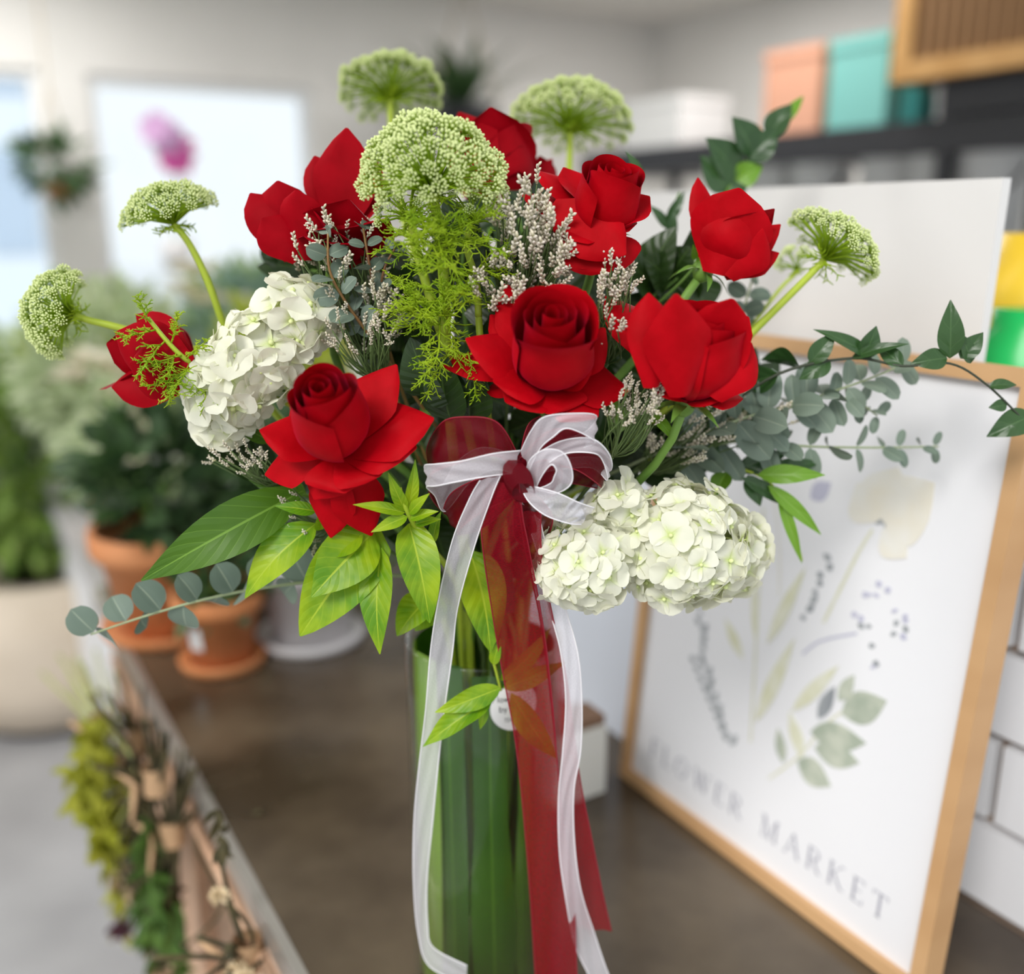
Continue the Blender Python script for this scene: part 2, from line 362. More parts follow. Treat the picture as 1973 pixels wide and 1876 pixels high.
for a in ((1620, 1375, 1708, 1350, 26, INK_G), (1560, 1410, 1668, 1432, 24, INK_G), (1568, 1440, 1655, 1470, 22, INK_G), (1535, 1465, 1600, 1515, 24, INK_G), (1508, 1470, 1498, 1402, 12, INK_G),
          (1575, 1385, 1608, 1322, 12, INK_D), (1615, 1350, 1645, 1300, 12, INK_G), (1545, 1460, 1520, 1370, 14, INK_Y), (1525, 1370, 1615, 1282, 12, INK_Y),
          (1455, 1390, 1530, 1230, 14, INK_Y), (1478, 1240, 1550, 1095, 12, INK_Y), (1430, 1270, 1395, 1190, 12, INK_Y), (1455, 1240, 1450, 1110, 8, INK_Y)): inkleaf(*a)
inkline([(1480, 1500), (1540, 1455), (1590, 1395), (1640, 1360)], 2, INK_Y); inkline([(1445, 1430), (1452, 1300), (1460, 1150), (1470, 980)], 2.5, INK_Y)
inkline([(1585, 1200), (1625, 1120), (1655, 1060), (1680, 1020)], 3, INK_Y); inkline([(1545, 1260), (1580, 1235), (1650, 1220)], 2, INK_L); inkline([(1500, 1150), (1500, 1050), (1490, 960)], 2, INK_C)
rr = random.Random(4)
for k in range(17):
    tt = k/16; x = 1350+tt*60-18*math.sin(tt*3); y = 1170+tt*265
    inkleaf(x-2, y, x+rr.uniform(-14, 14), y-rr.uniform(10, 20), 7, INK_D); 
for k in range(9):
    tt = k/8; x = 1340+tt*62; y = 1275+tt*150; inkleaf(x, y, x-12, y-10, 6, INK_D)
for k in range(8):
    tt = k/7; x = 1545+tt*55; y = 1195-tt*115; inkleaf(x, y, x+rr.uniform(-16, 18), y-rr.uniform(8, 18), 6, INK_D)
for k in range(30):
    x = 1695+rr.uniform(-52, 52); y = 1200+rr.uniform(-85, 95)
    if abs(x-1695)/55 + abs(y-1205)/100 < 1.25: inkleaf(x, y, x+rr.uniform(-9, 9), y-rr.uniform(7, 15), 6, INK_L if k % 3 else INK_D, 'printed_petal')
for a in ((1690, 1005, 1650, 930, 42, INK_C), (1695, 1000, 1730, 900, 50, INK_C), (1700, 1005, 1800, 930, 46, INK_C), (1705, 1015, 1790, 1000, 34, INK_C), (1700, 1020, 1745, 1075, 30, INK_C), (1560, 960, 1600, 930, 16, INK_L), (1700, 1008, 1680, 990, 9, INK_D), (1700, 1008, 1715, 1010, 8, INK_D)):
    inkleaf(*a, name='printed_petal')
# serif lettering FLOWER MARKET
def stroke(x0, y0, x1, y1, w): return [(x0-w/2, y0), (x0+w/2, y0), (x1+w/2, y1), (x1-w/2, y1)]
def hbar(x0, x1, y, w): return [(x0, y-w/2), (x1, y-w/2), (x1, y+w/2), (x0, y+w/2)]
def arc(cx, cy, rx, ry, a0, a1, w, n=12):
    o_ = [(cx+rx*math.cos(R(a0+(a1-a0)*k/n)), cy+ry*math.sin(R(a0+(a1-a0)*k/n))) for k in range(n+1)]
    i_ = [(cx+(rx-w)*math.cos(R(a0+(a1-a0)*k/n)), cy+(ry-w*.4)*math.sin(R(a0+(a1-a0)*k/n))) for k in range(n+1)]
    return [[o_[k], o_[k+1], i_[k+1], i_[k]] for k in range(n)]
def sf(x, y): return hbar(x-.11, x+.11, y, .045)
T_, N_ = .12, .045
GL = {'F': (.6, [stroke(.15, 0, .15, 1, T_), hbar(.05, .58, .98, N_), hbar(.15, .45, .52, N_), stroke(.56, .82, .56, 1, .04), sf(.15, .02)]),
      'L': (.62, [stroke(.15, 0, .15, 1, T_), hbar(.05, .6, .02, N_), sf(.15, .98), stroke(.58, 0, .58, .2, .04)]),
      'O': (.9, arc(.45, .5, .42, .51, 0, 360, .12, 24)),
      'W': (1.2, [stroke(.15, 1, .4, 0, .11), stroke(.62, 1, .4, 0, .05), stroke(.62, 1, .86, 0, .11), stroke(1.1, 1, .86, 0, .05), sf(.15, .98), sf(1.1, .98)]),
      'E': (.65, [stroke(.15, 0, .15, 1, T_), hbar(.05, .58, .98, N_), hbar(.15, .48, .52, N_), hbar(.05, .6, .02, N_), stroke(.58, 0, .58, .2, .04), stroke(.56, .82, .56, 1, .04)]),
      'R': (.8, [stroke(.15, 0, .15, 1, T_), sf(.15, .02), hbar(.05, .4, .98, N_), hbar(.15, .42, .5, N_), stroke(.38, .5, .68, 0, .12), sf(.7, .02)] + arc(.36, .74, .3, .26, -90, 90, .11, 8)),
      'M': (1.05, [stroke(.15, 0, .15, 1, .05), stroke(.18, 1, .5, 0, .11), stroke(.84, 1, .5, 0, .05), stroke(.87, 0, .87, 1, T_), sf(.15, .02), sf(.87, .02), sf(.13, .98), sf(.9, .98)]),
      'A': (.9, [stroke(.1, 0, .45, 1, .05), stroke(.8, 0, .45, 1, .12), hbar(.22, .64, .34, N_), sf(.1, .02), sf(.8, .02)]),
      'K': (.85, [stroke(.15, 0, .15, 1, T_), stroke(.2, .45, .66, 1, .05), stroke(.3, .55, .72, 0, .12), sf(.15, .02), sf(.15, .98), sf(.68, .98), sf(.74, .02)]),
      'T': (.75, [stroke(.37, 0, .37, 1, T_), hbar(.02, .72, .98, N_), stroke(.04, .82, .04, 1, .04), stroke(.7, .82, .7, 1, .04), sf(.37, .02)]), ' ': (.5, [])}
s0_, h0_ = onprint(1250, 1462); s1_, h1_ = onprint(1706, 1770)
LH = .021; TXT = 'FLOWER MARKET'; tot = sum(GL[c][0] for c in TXT); gap = ((s1_-s0_)/LH - tot)/(len(TXT)-1); x = s0_
hb = (h0_+h1_)/2
INK_T = mat('ink_text', (.38, .38, .44), .8)
for c in TXT:
    if c != ' ':
        b = MB()
        for poly in GL[c][1]: b.prism([pp(x+px*LH, hb+py*LH, .0031) for px, py in poly], pnrm*.0003)
        part('printed_letter', b, INK_T, paper, False)
    x += (GL[c][0]+gap)*LH

# blank white board behind the print, a second pale board and a block sign
TR = PN(1930, 340, .67)
def leanboard(name, label, n0, n1, ua, ub, h, th, m, cat='board'):
    b = MB(); vs = []
    for u in (ua, ub):
        for d in (0, th): vs += [W(n0+d, u, .001), W(n1+d, u, h)]
    b.add(vs, [(0, 1, 3, 2), (4, 6, 7, 5), (0, 4, 5, 1), (2, 3, 7, 6), (0, 2, 6, 4), (1, 5, 7, 3)])
    return solo(name, label, cat, b, m, False)
leanboard('blank_canvas', 'large blank white canvas standing upright behind the framed print', .668, .690, nu(TR)[1]+.012, 1.04, TR.z, .010, mat('canvas_white', (.70, .69, .68), .7))
leanboard('pale_panel', 'pale bluish white panel standing left of the framed print', .640, .662, .765, 1.18, .30, .015, mat('pale_panel', (.66, .70, .78), .6))
q = PZ(1165, 1520, 0); n_, u_, _ = nu(q)
t = thing('block_sign', 'small wooden block sign with a white face beside the framed print', 'sign', q)
qa = nu(PZ(1095, 1480, 0)); qb = nu(PZ(1163, 1522, 0)); bh = .088
mb = MB(); mb.boxnu(qb[0]-.10, qb[0]+.0, qb[1]+.001, qb[1]+.035, .001, bh); 
bs = part('block', mb, mat('walnut_block', (.20, .11, .065), .6, (.27, .16, .10), 20, stretch=(1, 1, .2)), t, False)
mb = MB(); mb.boxnu(qb[0]-.096, qb[0]-.001, qb[1]-.004, qb[1]+.0005, .001, bh-.010); part('white_face', mb, mat('sign_face', (.80, .79, .74), .6), t, False)

# coloured things on the ledge at the right edge
def pot_shape(r, h, o): return [(r*.72, 0), (r*.92, h*.8), (r, h*.8), (r, h), (r*.9, h), (r*.86, h*.82), (r*.3, h*.8)]
def ledge_item(px, py0, py1, n, name, label, cat, m, lid=None):
    g = PN(px, py0, n); g.z = max(g.z, LZ); h = PN(px, py1, n).z-LZ; r = h*.42
    b = MB(); b.lathe([(r*.85, 0), (r, h*.12), (r, h*.7), (r*.6, h*.85), (r*.6, h), (r*.5, h)], V((0, 0, 0)), 20)
    for i in range(len(b.v)): b.v[i] += V((g.x, g.y, LZ+.0005))
    return solo(name, label, cat, b, m, True, loc=(g.x, g.y, LZ))
ledge_item(1968, 715, 595, .80, 'green_jar', 'bright green jar on the ledge at the right edge', 'jar', mat('green_plastic', (.01, .45, .10), .3))
ledge_item(2000, 640, 450, .90, 'yellow_jar', 'yellow jar on the ledge behind the green jar', 'jar', mat('yellow_plastic', (.75, .50, .03), .35))
ledge_item(2020, 560, 330, 1.0-.06, 'grey_jar', 'dark grey jar at the far back of the ledge', 'jar', mat('grey_plastic', (.07, .07, .085), .4)) if False else None

# ------------------------------------------------------------------ black shelving with boxes, crate and buckets
NS = 2.1
s_l = PN(1120, 292, NS); s_r = PN(1973, 212, NS); SZ = s_r.z; UL = nu(s_l)[1]; UR = nu(s_r)[1]-.6
t = thing('shelving_unit', 'black steel shelving unit against the far right wall', 'shelf', W(NS+.2, (UL+UR)/2, FLZ))
for k, (z, ua, ub) in enumerate(((SZ, UR, UL), (SZ-.42, UR, UL), (SZ-.85, UR, UL), (PN(1973, 120, NS-.1).z, UR, nu(PN(1765, 120, NS-.1))[1]))):
    mb = MB(); mb.boxnu(NS, NS+.42, ua, ub, z-.075, z); part('shelf_board', mb, M_BLACK, t, False)
TOPZ = PN(1973, 120, NS-.1).z; UT = nu(PN(1765, 120, NS-.1))[1]
for u in (UL-.02, UT-.0, (UL+UT)/2, UR+.03):
    for n in (NS+.002, NS+.385):
        mb = MB(); mb.boxnu(n, n+.03, u-.035, u, FLZ, SZ-.076 if u > UT+.01 else TOPZ-.076); part('upright', mb, M_BLACK, t, False)
def pixbox(name, label, cat, x0, x1, z0, z1, dep, m, n=NS+.03, lid=False):
    ua = nu(PN(x1, 230, n))[1]; ub = nu(PN(x0, 230, n))[1]
    t = thing(name, label, cat, W(n+dep/2, (ua+ub)/2, z0))
    mb = MB(); mb.boxnu(n, n+dep, ua, ub, z0+.001, z1-.03); part('body', mb, m, t, False)
    mb = MB(); mb.boxnu(n-.004, n+dep+.004, ua-.004, ub+.004, z1-.0295, z1); part('lid', mb, m, t, False)
pixbox('storage_box', 'peach orange box on the black shelf', 'box', 1470, 1575, SZ, PN(1525, 92, NS+.03).z, .25, mat('peach_card', (.70, .36, .24), .7))
pixbox('storage_box', 'teal box on the black shelf beside the peach box', 'box', 1592, 1702, SZ, PN(1640, 72, NS+.03).z, .25, mat('teal_card', (.20, .50, .46), .7))
pixbox('storage_box', 'darker teal box tucked behind the teal box', 'box', 1706, 1762, SZ, PN(1725, 105, NS+.1).z, .2, mat('dark_teal_card', (.08, .42, .40), .7), n=NS+.1)
pixbox('storage_box', 'low white box at the left end of the black shelf', 'box', 1205, 1310, SZ, PN(1250, 190, NS+.03).z, .2, mat('white_card', (.80, .79, .78), .7))
pixbox('storage_box', 'wide white box on the black shelf below the slatted crate', 'box', 1800, 2080, SZ, PN(1900, 150, NS+.05).z, .25, mat('white_card', (.80, .79, .78), .7), n=NS+.05)
# slatted wooden crate on the upper shelf
M_CRATE = mat('crate_wood', (.55, .29, .09), .6, (.64, .36, .13), 10)
nC = NS-.06; ub = nu(PN(1722, 60, nC))[1]; ua = ub-.75; z0 = TOPZ+.001; z1 = z0+.34
t = thing('slatted_crate', 'slatted wooden crate on top of the black shelving', 'crate', W(nC+.2, (ua+ub)/2, z0))
for a in ((ua, ub, z0, z0+.045), (ua, ub, z1-.045, z1)): mb = MB(); mb.boxnu(nC, nC+.02, *a); part('rail', mb, M_CRATE, t, False)
for u in (ua, ub-.05): mb = MB(); mb.boxnu(nC+.0005, nC+.0195, u, u+.05, z0+.0455, z1-.0455); part('stile', mb, M_CRATE, t, False)
M_CIN = mat('crate_slat', (.27, .14, .055), .7)
for k in range(20):
    u = ua+.055+k*.032; mb = MB(); mb.boxnu(nC+.006, nC+.016, u, u+.022, z0+.046, z1-.046); part('slat', mb, M_CIN, t, False)
mb = MB(); mb.boxnu(nC+.021, nC+.36, ua, ub, z0, z1); part('box_body', mb, mat('crate_inside', (.16, .085, .04), .8), t, False)
M_BUCK = mat('white_enamel', (.80, .82, .82), .25)
for k, px in enumerate((1415, 1500, 1585, 1725, 1820, 1915)):
    g = PN(px, 320, NS+.12); zb = SZ-.42+.001; r = .088; h = .34
    t = thing('bucket', ['white enamel bucket on the lower shelf nearest the back wall', 'second white enamel bucket from the left under the black shelf', 'third white enamel bucket from the left under the black shelf', 'white enamel bucket on the lower shelf below the dark teal box', 'white enamel bucket on the lower shelf below the wide white box', 'rightmost white enamel bucket on the lower shelf'][k], 'bucket', (g.x, g.y, zb), 'white buckets on the lower shelf')
    mb = MB(); mb.lathe([(r*.72, 0), (r*.97, h), (r*1.03, h), (r*1.03, h+.008), (r*.93, h+.008), (r*.70, .01)], V((g.x, g.y, zb)), 24); part('body', mb, M_BUCK, t)
    mb = MB(); path = [V((g.x, g.y, zb+h-.02))+Uv*(r*1.0*math.cos(a))+V((0, 0, -.10*math.sin(a)))-Nv*(r*.98*math.sin(a)) for a in [PI*i/12 for i in range(13)]]; mb.tube(path, .004, n=6); part('handle', mb, M_BLACK, t)

# ------------------------------------------------------------------ background plants
G1 = mat('plant_green', (.13, .25, .04), .5, (.30, .42, .09), 30, trans=.2); G2 = mat('plant_dark', (.03, .07, .025), .5, (.07, .14, .04), 30, trans=.15)
G3 = mat('plant_pale', (.38, .50, .24), .55, (.62, .68, .46), 30, trans=.2); G4 = mat('plant_yellowgreen', (.34, .42, .03), .5, (.48, .55, .06), 30, trans=.25)
G5 = mat('plant_blue', (.16, .27, .20), .55, (.26, .37, .28), 30, trans=.2)
TERRA = mat('terracotta', (.58, .21, .07), .7, (.65, .27, .11), 14); PWHITE = mat('white_pot', (.74, .72, .73), .4); BEIGE = mat('beige_planter', (.66, .56, .44), .7, (.72, .62, .50), 4)
SOIL = mat('soil', (.035, .022, .015), .9); CREAM = mat('cream_petal', (.82, .78, .62), .6, trans=.2)
def leafcard(mb, b, d, nrm, L, w_, mi=0, bend=.25):
    lat = d.cross(nrm).normalized(); n = lat.cross(d); rows = []
    for i in range(5):
        v = i/4; ww = w_*math.sin(PI*(.08+.9*v)) ; c = b+d*(L*v)-n*(bend*L*v*v)
        rows.append([c-lat*ww+n*ww*.25, c, c+lat*ww+n*ww*.25])
    mb.grid(rows, mi)
def foliage(mb, c, rx, rz, n, L, w_, rng, upward=.4, mi=0):
    for k in range(n):
        d = V((rng.gauss(0, 1), rng.gauss(0, 1), rng.gauss(0, 1))).normalized(); q = rng.uniform(.35, 1)**.6
        p = c+V((d.x*rx*q, d.y*rx*q, d.z*rz*q)); dd = (d+V((0, 0, upward))+V((rng.gauss(0, .4), rng.gauss(0, .4), rng.gauss(0, .3)))).normalized()
        leafcard(mb, p, dd, V((rng.gauss(0, .5), rng.gauss(0, .5)-.4, 1)), L*rng.uniform(.6, 1.2), w_*rng.uniform(.7, 1.2), mi)
def tpot(t, g, r, h, m, saucer=True):
    mb = MB(); z0 = .0005
    if saucer: mb.lathe([(r*.95, 0), (r*1.0, .012), (r*.96, .014), (r*.8, .006)], g+V((0, 0, z0)), 28); part('saucer', mb, m, t); z0 = .0075
    mb = MB(); mb.lathe([(r*.68, 0), (r*.90, h*.76), (r*1.0, h*.76), (r*1.04, h*.80), (r*1.04, h), (r*.93, h), (r*.90, h*.86)], g+V((0, 0, z0)), 32); part('pot', mb, m, t)
    mb = MB(); mb.lathe([(r*.895, h*.84), (r*.6, h*.87), (r*.1, h*.88)], g+V((0, 0, z0)), 20); part('soil', mb, SOIL, t)
    return g+V((0, 0, z0+h*.88))
def potted(name, label, g, r, h, pm, gm, fr, fz, n, L, w_, seed, rise=0, stems=8, saucer=True, cat='plant'):
    rng = random.Random(seed); t = thing(name, label, cat, g); s = tpot(t, g, r, h, pm, saucer)
    c = s+V((0, 0, rise+fz*.75)); mb = MB()
    for k in range(stems):
        d = V((rng.gauss(0, .4)*fr, rng.gauss(0, .4)*fr, rise+fz*.8)); mb.tube([s+V((rng.gauss(0, .2)*r, rng.gauss(0, .2)*r, -.005)), s+d*.5, s+d], .0025, .0015, 5)
    part('stems', mb, STEMG, t)
    mb = MB(); foliage(mb, c, fr, fz, n, L, w_, rng); part('foliage', mb, gm, t, stuff=True)
    return t, s, c
# pots on the counter
g = PZ(430, 1275, 0); t, s, c = potted('potted_plant', 'small terracotta pot with white sticker on the counter, nearest the vase', g, .058, .098, TERRA, G2, .05, .045, 60, .045, .011, 1)
mb = MB(); g2 = g+V((0, 0, .045)); rr_ = .058*.845; rows = []
for i in range(5):
    z = .028+i*.008
    rad = .058*(.68+(.22)*(z/(.098*.76)))+.0012
    rows.append([g+V((rad*math.cos(a), rad*math.sin(a), z+.0075)) for a in [R(-128+k*6) for k in range(5)]])
mb.grid(rows); part('sticker', mb, M_WHITE, t, label='white paper sticker')
g = PZ(330, 1205, 0); potted('potted_plant', 'wide terracotta pot with leafy plant behind the small terracotta pot', g, .098, .150, TERRA, G2, .095, .09, 220, .055, .016, 2, rise=.02)
g = PZ(600, 1228, 0); potted('potted_plant', 'white pot with dark plant on the counter right of the terracotta pots', g, .078, .130, PWHITE, G2, .085, .10, 200, .06, .015, 3, rise=.02)
g = W(.50, 1.60, 0); potted('potted_plant', 'yellow green bushy plant at the far end of the counter behind the white pot', g, .07, .11, PWHITE, G4, .10, .12, 220, .05, .015, 5, rise=.12)
t = thing('kraft_bag', 'tan paper bag standing between the pots on the counter', 'bag', PZ(470, 1150, 0))
gn = nu(PZ(470, 1150, 0)); mb = MB(); mb.boxnu(gn[0]-.03, gn[0]+.03, gn[1], gn[1]+.05, .001, .15); part('bag_body', mb, mat('kraft', (.62, .42, .26), .8), t, False)
mb = MB(); mb.boxnu(gn[0]-.03, gn[0]+.03, gn[1]+.022, gn[1]+.028, .1505, .165); part('folded_top', mb, mat('kraft', (.62, .42, .26), .8), t, False)
mb = MB(); mb.boxnu(.22, .34, 1.42, 1.62, .0006, .016); solo('slate_tray', 'grey slate tray at the far corner of the counter', 'tray', mb, mat('slate', (.17, .17, .19), .6), False)
# white cabinet and the plants on it
t = thing('white_cabinet', 'low white cabinet beyond the far end of the counter', 'cabinet', W(.75, 2.7, FLZ))
mb = MB(); mb.boxnu(.30, 1.5, 2.05, 3.5, FLZ+.0, -.22); part('body', mb, M_WHITE, t, False)
mb = MB(); mb.boxnu(.26, 1.52, 2.03, 3.52, -.2195, -.19); part('top', mb, mat('cabinet_top', (.55, .54, .55), .5), t, False)
for k in range(3): mb = MB(); mb.boxnu(.285, .2995, 2.08+k*.47, 2.08+k*.47+.44, FLZ+.06, -.25); part('door', mb, M_WHITE, t, False)
CT = -.1895
for k, (n, u, r, h, pm, gm, fr, fz, cnt, L, w_, rise, lab) in enumerate((
    (.42, 2.20, .10, .15, BEIGE, G3, .17, .16, 320, .07, .02, .05, 'pale leafy plant in beige pot at the cabinet corner'),
    (.84, 2.25, .11, .16, PWHITE, G4, .20, .20, 380, .07, .022, .06, 'green leafy plant in white pot at the near side of the cabinet'),
    (.40, 2.65, .10, .16, TERRA, G3, .20, .22, 380, .07, .02, .10, 'pale plant in terracotta pot on the cabinet front edge'),
    (.85, 2.75, .12, .20, PWHITE, G5, .22, .25, 300, .08, .025, .02, 'blue green plant in tall white pot in the middle of the cabinet'),
    (.45, 3.15, .12, .22, PWHITE, G4, .18, .18, 300, .08, .024, .03, 'yellow green plant in white pot toward the window end of the cabinet'),
    (.95, 3.25, .13, .24, BEIGE, G1, .22, .20, 300, .09, .028, .05, 'tall green plant in beige pot at the back of the cabinet'),
    (1.30, 2.40, .11, .18, TERRA, G2, .20, .22, 320, .08, .02, .1, 'dark plant in terracotta pot at the right end of the cabinet'))):
    potted('potted_plant', lab, W(n, u, CT), r, h, pm, gm, fr, fz, cnt, L, w_, 20+k, rise=rise, saucer=False)
def bloom(mb, c, r, rng, n=9, axis=None):
    for k in range(n):
        a = 2*PI*k/n; d = V((math.cos(a), math.sin(a), rng.uniform(.2, .9))).normalized(); leafcard(mb, c, d, V((0, 0, 1)), r, r*.35, 0, .1)
rng = random.Random(77)
for k, (px, py, u, r) in enumerate(((258, 885, 1.86, .055), (205, 745, 1.92, .05), (395, 560, 2.4, .06), (300, 790, 1.95, .045))):
    c = PU(px, py, u); mb = MB()
    for q in range(5): bloom(mb, c+V((rng.gauss(0, .03), rng.gauss(0, .03), rng.gauss(0, .03))), r, rng)
    t = thing('white_bloom', ['large cream bloom among the plants left of the terracotta pots', 'cream bloom among the plants below the leftmost rose', 'cream bloom among the plants left of the upper hydrangea', 'small cream bloom below the leftmost rose'][k], 'flower', c)
    part('petals', mb, CREAM, t); mb = MB(); mb.tube([c, c+V((.01, 0, -.10)), c+V((0, .01, -.22))], .004, .004, 6); part('stem', mb, STEMG, t)
# large beige planter on the floor
g = PZ(30, 1440, FLZ); g = V((g.x, g.y+.30, FLZ))
t = thing('floor_planter', 'big beige planter with a bushy plant standing on the floor', 'plant', g); r = .34; h = .46
mb = MB(); mb.lathe([(r*.80, 0), (r*.96, h*.3), (r, h*.6), (r*.98, h), (r*.90, h), (r*.88, h*.9)], g+V((0, 0, .03)), 40); part('pot', mb, BEIGE, t)
mb = MB(); mb.lathe([(r*.72, 0), (r*.72, .03)], g, 30); part('foot_ring', mb, M_BLACK, t)
mb = MB(); mb.lathe([(r*.875, h*.86), (r*.4, h*.9), (r*.05, h*.9)], g+V((0, 0, .03)), 30); part('soil', mb, SOIL, t)
rng = random.Random(9); mb = MB()
for k in range(9): d = V((rng.gauss(0, .09), rng.gauss(0, .09), .5)); b = g+V((rng.gauss(0, .07), rng.gauss(0, .07), .43)); mb.tube([b, b+d*.5, b+d], .008, .005, 6)
part('stems', mb, STEMG, t); mb = MB(); foliage(mb, g+V((.05, 0, .80)), .26, .34, 700, .09, .026, rng); part('foliage', mb, G1, t, stuff=True)
# second floor plant, farther left, pale
g = V((-1.75, 3.3, FLZ)); t = thing('floor_planter', 'tall pale plant in a dark pot behind the big beige planter', 'plant', g)
mb = MB(); mb.lathe([(.2, 0), (.26, .5), (.27, .52), (.24, .52), (.23, .48)], g, 30); part('pot', mb, mat('dark_pot', (.06, .05, .05), .5), t)
mb = MB(); mb.tube([g+V((0, 0, .45)), g+V((.02, 0, .7)), g+V((0, .02, .9))], .02, .012, 8); part('trunk', mb, BROWNST, t)
mb = MB(); foliage(mb, g+V((0, 0, .84)), .30, .30, 500, .11, .03, random.Random(12)); part('foliage', mb, G3, t, stuff=True)
# dark sideboard at the left edge under the window
t = thing('sideboard', 'dark wooden sideboard under the left window', 'cabinet', W(-2.2, 4.2, FLZ)); mb = MB(); mb.boxnu(-3.4, -.95, 3.95, 4.45, FLZ, .10); part('body', mb, mat('dark_wood', (.055, .03, .022), .5), t, False)
mb = MB(); mb.boxnu(-3.42, -.93, 3.93, 4.47, .1005, .14); part('top', mb, mat('dark_wood', (.055, .03, .022), .5), t, False)
for k, (px, fr, lab, gm) in enumerate(((20, .17, 'dark leafy plant on the sideboard at the left edge', G2), (185, .16, 'blue green plant on the sideboard below the wide window', G5))):
    n = nu(PU(px, 480, 4.15))[0]; n = (-1.9, -1.2)[k]; potted('potted_plant', lab, W(n, 4.15, .1405), .1, .14, PWHITE, gm, fr, .16, 260, .1, .03, 40+k, rise=.03, saucer=False)
# plant stand tree in the wide window with green leaves
g = W(-.15, 4.1, FLZ); t = thing('window_tree', 'slim green tree in a white pot in front of the wide window', 'plant', g)
mb = MB(); mb.lathe([(.16, 0), (.2, .4), (.21, .42), (.18, .42), (.17, .38)], g, 30); part('pot', mb, PWHITE, t)
mb = MB(); mb.tube([g+V((0, 0, .36)), g+V((.03, 0, .7)), g+V((0, 0, 1.0))], .02, .012, 8); part('trunk', mb, BROWNST, t)
mb = MB(); foliage(mb, g+V((0, 0, 1.02)), .22, .20, 220, .13, .04, random.Random(15)); part('foliage', mb, G5, t, stuff=True)
# plants hanging at the window and on the pier
def hanging(label, p, r, gm, fr, fz, n, seed, pm=TERRA):
    t = thing('hanging_plant', label, 'plant', p); rng = random.Random(seed)
    mb = MB(); mb.lathe([(r*.5, -r*.9), (r*.9, -r*.4), (r, 0), (r*.9, 0), (r*.85, -r*.3)], p, 22); part('pot', mb, pm, t)
    mb = MB(); mb.tube([p+V((r*.95, 0, 0)), p+V((0, 0, r*5)), p+V((0, 0, CEZ-p.z))], .004, n=5); mb.tube([p+V((-r*.95, 0, 0)), p+V((0, 0, r*5))], .004, n=5); part('cord', mb, mat('cord', (.45, .38, .28), .8), t)
    mb = MB(); foliage(mb, p+V((0, 0, fz*.6)), fr, fz, n, fr*.8, fr*.16, rng); part('foliage', mb, gm, t, stuff=True)
hanging('small green plant in a hanging terracotta pot on the window pier', PU(112, 350, 4.4), .07, G2, .12, .10, 120, 3)
# orchid in the window
p = PU(340, 470, 4.3); t = thing('orchid', 'magenta orchid in a pot in front of the wide window', 'plant', p+V((0, 0, -.1)))
mb = MB(); mb.lathe([(.05, -.1), (.07, .02), (.06, .02), (.055, 0)], p, 20); part('pot', mb, PWHITE, t)
st = [p+V((0, 0, 0)), PU(345, 380, 4.3), PU(340, 300, 4.3), PU(300, 245, 4.3)]; mb = MB(); mb.tube(crom(st, 5), .006, .003, 6); part('stem', mb, STEMG, t)
MAG = mat('orchid_magenta', (.55, .05, .30), .5, trans=.2); MAL = mat('orchid_lilac', (.60, .36, .60), .5, trans=.2); rng = random.Random(5)
for px, py, m in ((345, 285, MAG), (338, 302, MAG), (348, 310, MAG), (330, 290, MAG), (315, 255, MAL), (325, 268, MAL), (300, 248, MAL)):
    mb = MB(); c = PU(px, py, 4.28)
    for k in range(5): a = 2*PI*k/5+.3; leafcard(mb, c, cdir(math.cos(a), math.sin(a), .3), cdir(0, 0, 1), .075, .032, 0, .1)
    part('flower', mb, m, t)
# big dark plant hanging in the far corner
p = PU(895, 205, 4.2); t = thing('hanging_plant', 'spiky dark plant hanging near the back wall behind the bouquet top', 'plant', p)
mb = MB(); mb.lathe([(.10, -.16), (.15, -.02), (.16, 0), (.13, 0), (.12, -.03)], p, 24); part('pot', mb, M_BLACK, t)
mb = MB(); mb.tube([p+V((.15, 0, 0)), p+V((0, 0, CEZ-p.z))], .005, n=5); mb.tube([p+V((-.15, 0, 0)), p+V((0, 0, CEZ-p.z))], .005, n=5); part('cord', mb, mat('cord', (.45, .38, .28), .8), t)
rng = random.Random(6)
for k in range(26):
    a = rng.uniform(0, 2*PI); e = rng.uniform(.15, 1.5); mb = MB(); leafcard(mb, p+V((0, 0, -.02)), V((math.cos(a)*.7, math.sin(a)*.7, e)).normalized(), V((-math.cos(a), -math.sin(a), .6)), rng.uniform(.28, .46), .03, 0, .22); part('leaf', mb, G2, t)
# yellow-green plant seen between umbel and rose
potted('potted_plant', 'lime green bushy plant on the cabinet behind the upper hydrangea', W(1.36, 2.9, CT), .12, .2, PWHITE, G4, .16, .14, 220, .08, .025, 60, rise=.02, saucer=False)

